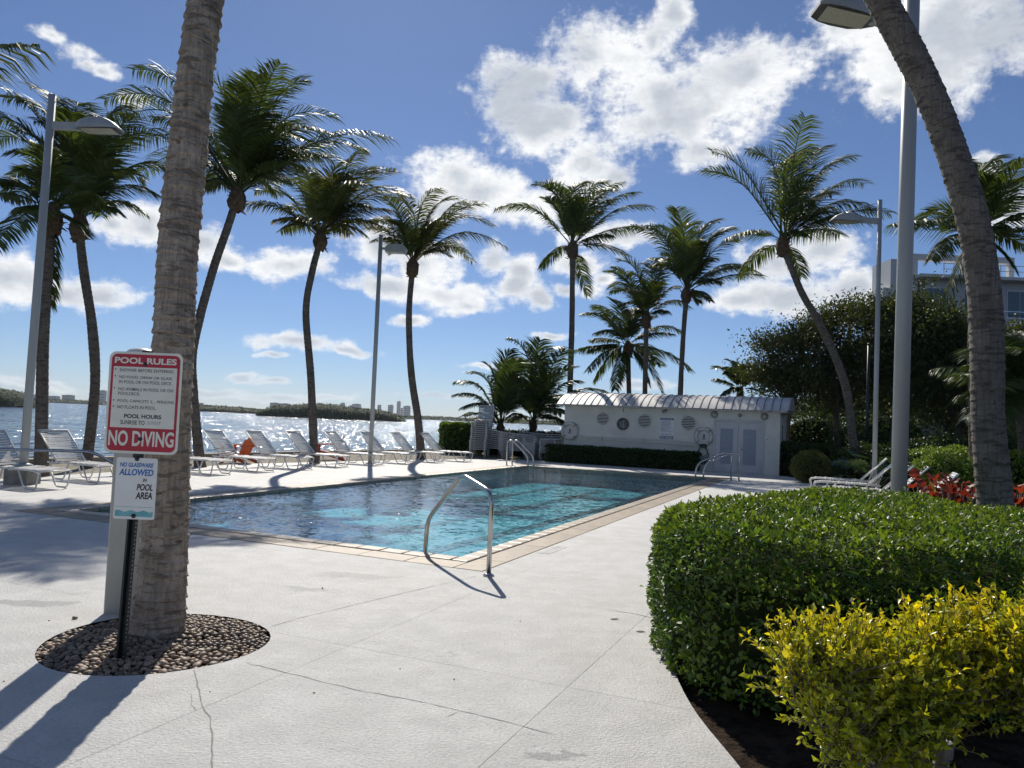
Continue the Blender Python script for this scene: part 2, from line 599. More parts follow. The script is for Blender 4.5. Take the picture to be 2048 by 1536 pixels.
# the bay
m_, n = mat_new('bay_water')
oc = n.node('ShaderNodeTexCoord').outputs['Object']
wa = n.mapping(oc, rot=(0, 0, R(6)), scale=(4.2, 0.62, 1.0))
wb = n.mapping(oc, rot=(0, 0, R(-8)), scale=(1.5, 0.14, 1.0))
gust = n.noise(n.mapping(oc, scale=(0.12, 0.03, 1)), 1.0, 3, 0.6)
amp = n.rng(n.sstep(gust, 0.40, 0.58), 0, 1, 0.85, 1.25)
nrm = wave_normal(n, [(wa, 1.0, 2, 1.7), (wb, 1.0, 2, 1.5)], amp)
finish(n, (0.010, 0.050, 0.080), 0.13, 0, nrm, 0.5)
MT['sea'] = m_
MT['seawall'] = M('seawall_concrete', (0.40, 0.37, 0.31), (0.28, 0.25, 0.20), 2.5, 0.9, bscale=25, bstr=0.5, bdist=0.02)
MT['white'] = M('white_powder_coat', (0.78, 0.77, 0.74), (0.70, 0.685, 0.65), 12, 0.35, spec=0.5)
MT['strap'] = M('white_vinyl_strap', (0.66, 0.655, 0.635), (0.58, 0.57, 0.54), 9, 0.4, rnd=0.05, spec=0.5)
MT['rubber'] = M('grey_rubber_foot', (0.12, 0.12, 0.12), None, rough=0.7)
MT['orange'] = M('orange_resin', (0.62, 0.115, 0.02), (0.50, 0.085, 0.015), 8, 0.45)
MT['red_resin'] = M('red_orange_resin', (0.50, 0.055, 0.018), (0.42, 0.045, 0.015), 8, 0.45)
MT['stucco'] = M('white_stucco', (0.76, 0.735, 0.66), (0.66, 0.64, 0.57), 1.4, 0.85, bscale=70, bstr=0.35, bdist=0.01)
MT['roofmetal'] = M('white_roof_metal', (0.74, 0.71, 0.67), (0.62, 0.58, 0.55), 2.0, 0.45, spec=0.5, rnd=0.05)
MT['seam'] = M('shaded_roof_seam', (0.14, 0.132, 0.13), (0.19, 0.175, 0.17), 6, 0.55)  # darker than the roof white: the seams' shade is put into the colour
MT['trim'] = M('weathered_fascia', (0.50, 0.47, 0.43), (0.26, 0.20, 0.15), 5, 0.7, contrast=(0.5, 0.75))
MT['door'] = M('grey_white_door', (0.60, 0.59, 0.58), (0.54, 0.53, 0.52), 3, 0.5)
MT['louver'] = M('blue_grey_louver', (0.40, 0.43, 0.47), (0.36, 0.39, 0.43), 5, 0.5)
MT['dark'] = M('opening_shade', (0.02, 0.02, 0.024), None, rough=0.8)  # near-black, paints the shade inside the vent openings
MT['lens'] = M('frosted_lens', (0.46, 0.44, 0.33), (0.36, 0.34, 0.25), 30, 0.35)
MT['hose'] = M('green_hose', (0.012, 0.085, 0.05), (0.02, 0.11, 0.06), 10, 0.4)
MT['steel'] = M('brushed_steel', (0.56, 0.56, 0.55), (0.46, 0.46, 0.45), 30, 0.24, 1.0, stretch=(1, 1, 0.2))
MT['pole'] = M('pale_grey_pole_paint', (0.42, 0.44, 0.44), (0.36, 0.375, 0.375), 1.8, 0.5, bscale=90, bstr=0.12, bdist=0.003, stretch=(1, 1, 0.25))
MT['concrete'] = M('raw_concrete', (0.32, 0.31, 0.29), (0.22, 0.215, 0.20), 4, 0.9, bscale=40, bstr=0.4, bdist=0.01)
MT['shower'] = M('aged_cream_column', (0.47, 0.47, 0.42), (0.36, 0.36, 0.32), 2.4, 0.6, stretch=(1, 1, 0.35), bscale=50, bstr=0.2, bdist=0.005)
MT['post'] = M('black_green_enamel', (0.014, 0.018, 0.018), (0.022, 0.026, 0.026), 15, 0.38)
MT['alu'] = M('bare_aluminium', (0.6, 0.6, 0.6), None, rough=0.35, metal=1.0)
MT['signwhite'] = M('sign_cream_white', (0.80, 0.79, 0.68), (0.74, 0.73, 0.62), 6, 0.35)
MT['signred'] = M('sign_red', (0.50, 0.02, 0.045), (0.44, 0.02, 0.04), 5, 0.35)
MT['signblack'] = M('sign_black', (0.035, 0.035, 0.045), None, rough=0.45)
MT['signfaint'] = M('sign_faded_print', (0.44, 0.44, 0.41), None, rough=0.45)
MT['signpaper'] = M('sign_white', (0.82, 0.82, 0.77), (0.77, 0.77, 0.72), 6, 0.3)
MT['signblue'] = M('sign_blue', (0.035, 0.16, 0.47), None, rough=0.4)
MT['signnavy'] = M('sign_navy', (0.045, 0.055, 0.20), None, rough=0.4)
MT['signmaroon'] = M('sign_dark_maroon', (0.06, 0.02, 0.03), None, rough=0.4)
MT['teal'] = M('sign_teal', (0.11, 0.40, 0.43), (0.22, 0.50, 0.53), 12, 0.4)
MT['lifering'] = M('life_ring_white', (0.66, 0.65, 0.62), (0.56, 0.54, 0.50), 6, 0.55)
MT['rope'] = M('grey_rope', (0.36, 0.35, 0.33), None, rough=0.9)
MT['badge_red'] = M('badge_red', (0.30, 0.03, 0.05), None, rough=0.6)
MT['clockrim'] = M('clock_rim', (0.075, 0.085, 0.08), None, rough=0.5)
MT['clockface'] = M('clock_face', (0.62, 0.62, 0.58), None, rough=0.4)
# palm bark
def bark(name, c1, c2, c3):
    m_, n = mat_new(name)
    oc = n.node('ShaderNodeTexCoord').outputs['Object']
    fib = n.noise(n.mapping(oc, scale=(1, 1, 0.09)), 42.0, 5, 0.65)
    blot = n.noise(oc, 5.0, 6, 0.6)
    spot = n.noise(n.mapping(oc, scale=(1, 1, 1.6)), 17.0, 4, 0.6)
    ringn = n.noise(n.mapping(oc, scale=(0.25, 0.25, 1.0)), 26.0, 4, 0.55, 0.3)
    col = n.mix(n.sstep(blot, 0.35, 0.65), c1, c2)
    col = n.mix(n.math('MULTIPLY', n.sstep(fib, 0.42, 0.62), 0.65), col, c3)
    col = n.mix(n.math('MULTIPLY', n.sstep(ringn, 0.53, 0.60), 0.7), col, tuple(0.42 * x for x in c1))
    col = n.mix(n.math('MULTIPLY', n.sstep(spot, 0.62, 0.70), 0.75), col, tuple(0.22 * x for x in c1))
    hh = n.math('ADD', fib, n.math('MULTIPLY', ringn, 1.2))
    finish(n, col, 0.9, 0, obump(n, hh, 0.9, 0.02), 0.25)
    return m_


MT['bark'] = bark('palm_bark', (0.150, 0.125, 0.105), (0.205, 0.175, 0.145), (0.115, 0.095, 0.08))
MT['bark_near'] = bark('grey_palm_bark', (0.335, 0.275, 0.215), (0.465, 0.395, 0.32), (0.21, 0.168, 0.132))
MT['bark_shade'] = bark('shaded_palm_bark', (0.185, 0.16, 0.138), (0.26, 0.228, 0.195), (0.13, 0.108, 0.09))  # darker copy of the near bark, shade put into its colour
MT['treebark'] = M('tree_bark', (0.085, 0.068, 0.055), (0.14, 0.115, 0.09), 6, 0.95, bscale=20, bstr=0.8, bdist=0.02, stretch=(1, 1, 0.3))
MT['boot'] = M('fibrous_leaf_base', (0.085, 0.055, 0.035), (0.15, 0.10, 0.06), 12, 0.95, bscale=30, bstr=0.8, bdist=0.02)
MT['frond'] = leaf_mat('palm_frond', (0.058, 0.092, 0.026), (0.072, 0.104, 0.024), (0.30, 0.19, 0.06), rough=0.52, trans=0.34, spec=0.4)
MT['frond_dry'] = leaf_mat('yellowing_palm_frond', (0.062, 0.092, 0.024), (0.085, 0.105, 0.024), (0.38, 0.24, 0.07), rough=0.52, trans=0.36, spec=0.38)
MT['frond_low'] = leaf_mat('dark_palm_frond', (0.045, 0.080, 0.026), (0.055, 0.090, 0.026), (0.10, 0.11, 0.03), rough=0.42, trans=0.3, spec=0.45)
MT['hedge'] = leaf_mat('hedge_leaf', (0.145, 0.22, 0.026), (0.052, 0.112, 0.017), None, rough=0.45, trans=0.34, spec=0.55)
MT['hedge_core'] = M('hedge_twigs', (0.014, 0.022, 0.008), (0.03, 0.036, 0.014), 12, 1.0, spec=0.02)
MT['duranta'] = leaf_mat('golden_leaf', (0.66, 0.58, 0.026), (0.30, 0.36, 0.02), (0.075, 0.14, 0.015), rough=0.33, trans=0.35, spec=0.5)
MT['twig'] = M('brown_twig', (0.13, 0.10, 0.065), (0.20, 0.16, 0.11), 14, 0.9)
MT['tree_leaf'] = leaf_mat('broad_tree_leaf', (0.065, 0.092, 0.024), (0.052, 0.07, 0.022), (0.10, 0.075, 0.03), rough=0.52, trans=0.26, spec=0.38)
MT['shrub'] = leaf_mat('dark_shrub_leaf', (0.045, 0.078, 0.022), (0.034, 0.062, 0.018), None, rough=0.5, trans=0.25, spec=0.35)
MT['lime'] = leaf_mat('lime_shrub_leaf', (0.17, 0.26, 0.03), (0.09, 0.16, 0.02), None, rough=0.4, trans=0.3)
MT['olive'] = leaf_mat('olive_topiary_leaf', (0.10, 0.115, 0.016), (0.065, 0.08, 0.014), None, rough=0.45, trans=0.25)
MT['bigleaf'] = leaf_mat('glossy_large_leaf', (0.040, 0.075, 0.022), (0.035, 0.065, 0.02), None, rough=0.22, trans=0.18, spec=0.7)
MT['copper'] = leaf_mat('copper_red_leaf', (0.22, 0.034, 0.018), (0.13, 0.018, 0.017), None, rough=0.5, trans=0.35, var=0.5)
MT['mangrove'] = M('mangrove_canopy', (0.022, 0.036, 0.016), (0.045, 0.065, 0.026), 0.35, 0.9, bscale=0.9, bstr=1.0, bdist=0.6)
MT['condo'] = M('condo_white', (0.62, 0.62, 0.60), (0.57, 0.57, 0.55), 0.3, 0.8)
MT['condo_shade'] = M('condo_shaded_wall', (0.50, 0.51, 0.51), (0.45, 0.46, 0.46), 0.3, 0.7)  # condo white greyed down, the shade of the front is in the colour
MT['glass'] = M('tinted_glass', (0.03, 0.06, 0.065), None, rough=0.08, spec=0.8)
MT['tower'] = M('tower_concrete', (0.34, 0.36, 0.38), (0.26, 0.28, 0.31), 0.02, 0.7)

# ---------------------------------------------------------------- setting: bay, ground, deck, pool
UU = V((-0.9164, 0.4003, 0))      # across the pool, towards the bay
VV = V((0.4003, 0.9164, 0))       # along the pool, away from the near corner
NC = V((-0.22, 7.93, 0))          # near outer corner of the coping
PW, PL = 7.3, 18.3                # outer size of the coping
CO, CI = 0.34, 0.21               # outer tan band, inner pale band
POOLROT = math.atan2(VV.y, VV.x)


def uv(u, v, z=0.0):
    p = NC + UU * u + VV * v
    return V((p.x, p.y, z))


def sheet(name, outer, holes, z, mat, kind='structure', skirt=0.0):
    loops = [[V((p[0], p[1], 0)) for p in outer]] + [[V((p[0], p[1], 0)) for p in h_] for h_ in holes]
    flat = [p for lp in loops for p in lp]
    tris = tessellate_polygon(loops)
    vs = [(p.x, p.y, z) for p in flat]
    fs = []
    for t in tris:
        a, b, c = (flat[i] for i in t)
        fs.append(tuple(t) if (b - a).cross(c - a).z > 0 else tuple(reversed(t)))
    mb = MB()
    mb.add(vs, fs)
    o = mb.build(name, mat)
    return tag(o, kind=kind)


SEA_Z = -1.3
mb = MB()
E_ = 6000.0
mb.add([(-E_, -E_, SEA_Z), (E_, -E_, SEA_Z), (E_, E_, SEA_Z), (-E_, E_, SEA_Z)], [(0, 1, 2, 3)])
tag(mb.build('bay_water', MT['sea']), kind='structure')

SHORE = [(-30, -60), (-17.6, 6.5), (-14.6, 12.8), (-12.1, 18.4), (-8.9, 25.8), (-3.9, 34.6), (1.5, 42.0), (11, 52), (32, 72), (120, 150), (420, 330)]
pool_hole = [uv(0.15, 0.15), uv(0.15, PL - 0.15), uv(PW - 0.15, PL - 0.15), uv(PW - 0.15, 0.15)]
sheet('ground', SHORE + [(420, -300), (-30, -300)], [pool_hole], -0.05, MT['soil'])

DECK_L = [(-22.5, -14.0), (-9.95, 14.9), (-7.5, 22.2), (-3.2, 28.0), (-0.65, 30.5), (1.4, 31.0)]
HR = V((9.62, 27.45, 0))           # pool house, front right corner
HLEN, HDEP = 8.15, 3.1
HL = HR + UU * HLEN
BED = [(9.7, 27.4), (9.95, 26.4), (10.5, 24.8), (11.0, 22.0), (10.7, 19.2), (8.7, 16.3), (6.2, 12.7), (4.1, 9.7), (2.75, 8.55), (1.75, 7.4), (1.34, 6.3), (1.14, 5.2), (1.08, 4.4), (1.12, 3.7), (1.2, 2.8), (1.5, 1.6), (2.2, -1.0), (3.2, -14.0)]
BED = [(p.x, p.y) for p in smooth_path([(a, b, 0) for a, b in BED], 4)]
deck_outer = DECK_L + [(HL.x, HL.y), (HR.x, HR.y)] + BED
PEB = V((-2.27, 5.17, 0))
PEB_A, PEB_B = 0.70, 0.70


def peb_edge(k, K=44, s=1.0):
    th = 2 * math.pi * k / K
    r_ = s * (1 + 0.02 * math.sin(3 * th + 1))
    return V((PEB.x + PEB_A * r_ * math.cos(th), PEB.y + PEB_B * r_ * math.sin(th), 0))


peb_hole = [peb_edge(k) for k in range(44)]
pool_edge = [uv(0, 0), uv(0, PL), uv(PW, PL), uv(PW, 0)]
deck = sheet('deck', deck_outer, [pool_edge, peb_hole], -0.008, MT['joint'])

# slabs of the deck: the sheet cut along its control joints, each slab its own piece
loops = [[V((p[0], p[1], 0)) for p in deck_outer], pool_edge, peb_hole]
flat = [p for lp in loops for p in lp]
bm0 = bmesh.new()
bv = [bm0.verts.new((p.x, p.y, 0.0)) for p in flat]
for t in tessellate_polygon(loops):
    a, b, c = (flat[i] for i in t)
    try:
        bm0.faces.new([bv[i] for i in (t if (b - a).cross(c - a).z > 0 else reversed(t))])
    except ValueError:
        pass
us = [-14.0, -11.2, -8.1, -5.0, -3.45, -1.9, -0.35, 2.75, 5.85, 8.95, 12.05, 15.15, 19.0]
vs_ = [-24.0, -18.5, -14.5, -11.0, -7.4, -4.9, -2.8, 0.3, 3.4, 6.5, 9.6, 12.7, 15.8, 18.9, 22.0, 26.5]
GAP = 0.0013
for i in range(len(us) - 1):
    for j in range(len(vs_) - 1):
        bm = bm0.copy()
        for (co, no) in ((uv(us[i] + GAP, 0), UU), (uv(us[i + 1] - GAP, 0), -UU), (uv(0, vs_[j] + GAP), VV), (uv(0, vs_[j + 1] - GAP), -VV)):
            bmesh.ops.bisect_plane(bm, geom=bm.verts[:] + bm.edges[:] + bm.faces[:], plane_co=co, plane_no=no, clear_inner=True, dist=1e-5)
            if not bm.faces:
                break
        if bm.faces:
            me = bpy.data.meshes.new('slab')
            bm.to_mesh(me)
            me.materials.append(MT['deck'])
            link('slab', me, deck)
        bm.free()
bm0.free()


def ribbon(mb, pts, w, z, rnd=None):
    pts = [V((p[0], p[1], z)) for p in pts]
    L_, R_ = [], []
    for i, p in enumerate(pts):
        t = (pts[min(i + 1, len(pts) - 1)] - pts[max(i - 1, 0)]).normalized()
        nn = V((-t.y, t.x, 0))
        ww = w * (rnd.uniform(0.35, 1.25) if rnd else 1)
        if i in (0, len(pts) - 1):
            ww *= 0.2
        L_.append(p + nn * ww / 2)
        R_.append(p - nn * ww / 2)
    k = len(pts)
    mb.add(L_ + R_, [(k + i, k + i + 1, i + 1, i) for i in range(k - 1)])


def crack(pxs, w, seed, jit=0.012):
    rr = random.Random(seed)
    P = [gnd(x, y) for x, y in pxs]
    out = []
    for a, b in zip(P[:-1], P[1:]):
        k = max(2, int((b - a).length / 0.06))
        for i in range(k):
            p = a.lerp(b, i / k)
            out.append((p.x + rr.uniform(-jit, jit), p.y + rr.uniform(-jit, jit)))
    out.append((P[-1].x, P[-1].y))
    mb = MB()
    ribbon(mb, out, w, 0.0015, rr)
    mb.build('crack', MT['crack'], deck)


crack([(388, 1340), (396, 1372), (404, 1412), (420, 1435), (426, 1475), (422, 1536), (420, 1600)], 0.009, 1, 0.004)
crack([(490, 1325), (700, 1377), (860, 1408), (1000, 1441), (1110, 1470)], 0.006, 2, 0.006)
crack([(954, 1152), (800, 1188), (600, 1236), (540, 1254)], 0.006, 3, 0.001)
crack([(1215, 1219), (1275, 1229), (1345, 1245)], 0.011, 4, 0.006)
crack([(381, 1385), (383, 1410), (392, 1422)], 0.005, 5, 0.004)
crack([(888, 1436), (920, 1422)], 0.005, 6, 0.003)

# coping tiles
mbb = MB()
for a, b, c, d in ((0.01, PW - .01, 0.01, CO + CI - .03), (0.01, PW - .01, PL - CO - CI + .03, PL - .01), (0.01, CO + CI - .03, CO + CI - .03, PL - CO - CI + .03), (PW - CO - CI + .03, PW - .01, CO + CI - .03, PL - CO - CI + .03)):
    mbb.add([uv(a, c, -0.012), uv(b, c, -0.012), uv(b, d, -0.012), uv(a, d, -0.012)], [(3, 2, 1, 0)])
coping = tag(mbb.build('pool_coping', MT['grout']), kind='structure')
rt = random.Random(11)


def tile_mesh(name, lx, ly, h, bev, mat):
    b_ = MB()
    b_.box((0, 0, -h / 2), (lx, ly, h), bev=bev)
    return b_.data(name, mat)


def tile_run(c0, c1, off, wid, n_, mat, top, name):
    """tiles along the run c0-c1 (pool u,v), offset off inwards"""
    L_ = (V(c1) - V(c0)).length
    d = (V(c1) - V(c0)).normalized()
    nn = V((-d.y, d.x, 0))
    me = tile_mesh(name, L_ / n_ - 0.006, wid - 0.006, 0.06, 0.006 if top < 0.012 else 0.014, mat)
    for k in range(n_):
        q = V(c0) + d * (L_ * (k + .5) / n_) + nn * (off + wid / 2)
        w = uv(q.x, q.y, top + rt.uniform(-0.0012, 0.0012))
        ang = math.atan2((UU * d.x + VV * d.y).y, (UU * d.x + VV * d.y).x)
        link(name, me, coping, w, (rt.uniform(-.003, .003), rt.uniform(-.003, .003), ang))


for (name, wid, o0, mat, top, step) in (('coping_tile', CO, 0.0, MT['tile_o'], 0.006, 0.61), ('edge_tile', CI, CO, MT['tile_i'], 0.016, 0.305)):
    # long sides take the corners, short sides sit between them
    for sgn in (0, 1):
        uo = o0 if sgn == 0 else PW - o0 - wid
        L_ = PL - 2 * o0
        k_ = round(L_ / step)
        me = tile_mesh(name, L_ / k_ - 0.007, wid - 0.007, 0.06, 0.006 if top < 0.012 else 0.015, mat)
        for k in range(k_):
            w = uv(uo + wid / 2, o0 + L_ * (k + .5) / k_, top + rt.uniform(-.0015, .0015))
            link(name, me, coping, w, (rt.uniform(-.003, .003), rt.uniform(-.003, .003), POOLROT))
        vo = o0 if sgn == 0 else PL - o0 - wid
        L_ = PW - 2 * (o0 + wid)
        k_ = round(L_ / step)
        me = tile_mesh(name, L_ / k_ - 0.007, wid - 0.007, 0.06, 0.006 if top < 0.012 else 0.015, mat)
        for k in range(k_):
            w = uv(o0 + wid + L_ * (k + .5) / k_, vo + wid / 2, top + rt.uniform(-.0015, .0015))
            link(name, me, coping, w, (rt.uniform(-.003, .003), rt.uniform(-.003, .003), POOLROT + math.pi / 2))

# pool basin
I0 = CO + CI - 0.02
iu0, iu1, iv0, iv1 = I0, PW - I0, I0, PL - I0
ZB = -0.17


def depth(v):
    t = min(1, max(0, (v - 3.0) / 9.0))
    return -0.40 - 0.14 * t


mb = MB()
vv = [iv0, 3.0, 7.5, 12.0, iv1]
for a, b in zip(vv[:-1], vv[1:]):
    za, zb = depth(a), depth(b)
    mb.add([uv(iu0, a, za), uv(iu1, a, za), uv(iu1, b, zb), uv(iu0, b, zb)], [(3, 2, 1, 0)])
    mb.add([uv(iu0, a, za), uv(iu0, b, zb), uv(iu0, b, ZB), uv(iu0, a, ZB)], [(0, 1, 2, 3)])
    mb.add([uv(iu1, a, za), uv(iu1, b, zb), uv(iu1, b, ZB), uv(iu1, a, ZB)], [(3, 2, 1, 0)])
mb.add([uv(iu0, iv0, depth(iv0)), uv(iu1, iv0, depth(iv0)), uv(iu1, iv0, ZB), uv(iu0, iv0, ZB)], [(0, 1, 2, 3)])
mb.add([uv(iu0, iv1, depth(iv1)), uv(iu1, iv1, depth(iv1)), uv(iu1, iv1, ZB), uv(iu0, iv1, ZB)], [(3, 2, 1, 0)])
basin = tag(mb.build('pool_basin', MT['plaster']), kind='structure')
mb = MB()
for (a, b) in ((uv(iu0, iv0), uv(iu1, iv0)), (uv(iu1, iv0), uv(iu1, iv1)), (uv(iu1, iv1), uv(iu0, iv1)), (uv(iu0, iv1), uv(iu0, iv0))):
    mb.add([(a.x, a.y, ZB), (b.x, b.y, ZB), (b.x, b.y, -0.005), (a.x, a.y, -0.005)], [(0, 1, 2, 3)])
mb.build('waterline_tiles', MT['band'], basin)
for uu in (2.1, 3.65, 5.2):
    mb = MB()
    vv2 = [1.6, 3.0, 7.5, 12.0, 16.4]
    for a, b in zip(vv2[:-1], vv2[1:]):
        mb.add([uv(uu - .13, a, depth(a) + .006), uv(uu + .13, a, depth(a) + .006), uv(uu + .13, b, depth(b) + .006), uv(uu - .13, b, depth(b) + .006)], [(3, 2, 1, 0)])
    mb.build('lane_line', MT['lane'], basin)
WL = -0.038
mb = MB()
mb.add([uv(iu0, iv0, WL), uv(iu1, iv0, WL), uv(iu1, iv1, WL), uv(iu0, iv1, WL)], [(3, 2, 1, 0)])
tag(mb.build('pool_water', MT['pool_water']), kind='structure')

# entry steps in the near corner
for k, (s_, z_) in enumerate(((1.45, -0.29), (1.05, -0.17))):
    mb = MB()
    p = [uv(iu0, iv0, z_), uv(iu0 + s_, iv0, z_), uv(iu0, iv0 + s_, z_)]
    mb.add(p, [(0, 1, 2)])
    q = [uv(iu0 + s_, iv0, z_), uv(iu0, iv0 + s_, z_), uv(iu0, iv0 + s_, -.4), uv(iu0 + s_, iv0, -.4)]
    mb.add(q, [(0, 1, 2, 3)])
    mb.build('entry_step', MT['plaster'], basin)

# sand strip between deck and seawall, with the seawall itself
sand_in = [(p[0] + .35, p[1] - .35) for p in DECK_L]
sand_poly = [(-23.5, -14.0)] + sand_in[1:] + [(2.6, 30.8), (3.5, 34.0)] + [(6, 46.3), (1.7, 41.9), (-3.8, 34.4), (-8.8, 25.6), (-12.0, 18.2), (-14.5, 12.6), (-17.5, 6.3), (-21.2, -14)]
sheet('sand', sand_poly, [], -0.022, MT['sand'])
sp = [V((p[0], p[1], 0)) for p in [(-21.4, -14), (-17.7, 6.5), (-14.7, 12.8), (-12.2, 18.4), (-9.0, 25.8), (-4.0, 34.6), (1.4, 42.0), (10.9, 52.1), (32, 72.2), (120, 150.3)]]
sw = empty('seawall', sp[3], 0, 'long low concrete seawall cap between the sandy strip and the bay', 'wall')
for a, b in zip(sp[:-1], sp[1:]):
    d = (b - a).normalized()
    nn = V((-d.y, d.x, 0))
    mb = MB()
    a_, b_ = a - d * 0.02, b - d * 0.03
    mb.prism([a_ - nn * .22, b_ - nn * .22, b_ + nn * .22, a_ + nn * .22], (0, 0, -0.06), (0, 0, 0.11))
    mb.prism([a_ + nn * .05, b_ + nn * .05, b_ + nn * .2, a_ + nn * .2], (0, 0, -2.2), (0, 0, -0.07))
    o = mb.build('cap_segment', MT['seawall'], sw)
    o.location = -sw.location

# depth mark cast in the deck beside the coping

# ---------------------------------------------------------------- coconut palms
def trunk_mesh(path, r0, r1, seed, sides=12, ring=0.10, per=3, lip=0.012, flare=0.35, wav=0.02):
    """ringed trunk along a smooth path"""
    rr = random.Random(seed)
    P = smooth_path(path, 10)
    ln = [0.0]
    for a, b in zip(P[:-1], P[1:]):
        ln.append(ln[-1] + (b - a).length)
    L_ = ln[-1]
    hs = []
    s = 0.0
    k = 0
    while s < L_:
        step = ring * rr.uniform(0.65, 1.35)
        tilt = rr.uniform(-1, 1) * wav
        ph = rr.uniform(0, 6.28)
        lp = lip * rr.uniform(0.4, 1.3)
        for j in range(per):
            f = j / per
            prof = lp * (1 - f) ** 2.2 if j > 0 else -lp * 0.25
            hs.append((s + step * f, prof, tilt, ph))
        s += step
        k += 1
    hs.append((L_, 0.0, 0.0, 0.0))
    vs = np.zeros((len(hs) * sides, 3))
    wob = [(rr.uniform(-1, 1), rr.uniform(0, 6.28)) for _ in range(5)]
    idx = 0
    i = 0
    for (s, prof, tilt, ph) in hs:
        for q in range(sides):
            th = 2 * math.pi * q / sides
            s2 = s + tilt * math.sin(th + ph) + 0.35 * tilt * math.sin(3 * th + ph * 2)
            s2 = min(max(s2, 0), L_)
            while i < len(ln) - 2 and ln[i + 1] < s2:
                i += 1
            while i > 0 and ln[i] > s2:
                i -= 1
            f = (s2 - ln[i]) / max(1e-6, ln[i + 1] - ln[i])
            c = P[i].lerp(P[i + 1], f)
            t = s2 / L_
            r_ = r0 + (r1 - r0) * t + flare * r0 * math.exp(-s2 / 0.35)
            r_ *= 1 + 0.025 * sum(a * math.sin(s2 * (1.1 + 0.9 * z) + b + th * (z % 3)) for z, (a, b) in enumerate(wob))
            r_ += prof + rr.uniform(-.15, .15) * lip
            tg = (P[i + 1] - P[i]).normalized()
            a_ = (V((1, 0, 0)) - tg * tg.x).normalized()
            b_ = tg.cross(a_)
            p = c + (a_ * math.cos(th) + b_ * math.sin(th)) * r_
            vs[idx] = p
            idx += 1
    rows = len(hs)
    a = np.arange(rows - 1)[:, None] * sides + np.arange(sides)[None, :]
    b = np.arange(rows - 1)[:, None] * sides + (np.arange(sides)[None, :] + 1) % sides
    quads = np.stack([a, b, b + sides, a + sides], -1).reshape(-1, 4)
    top = np.array([[(rows - 1) * sides + q for q in range(sides)]])
    return vs, [quads, top]


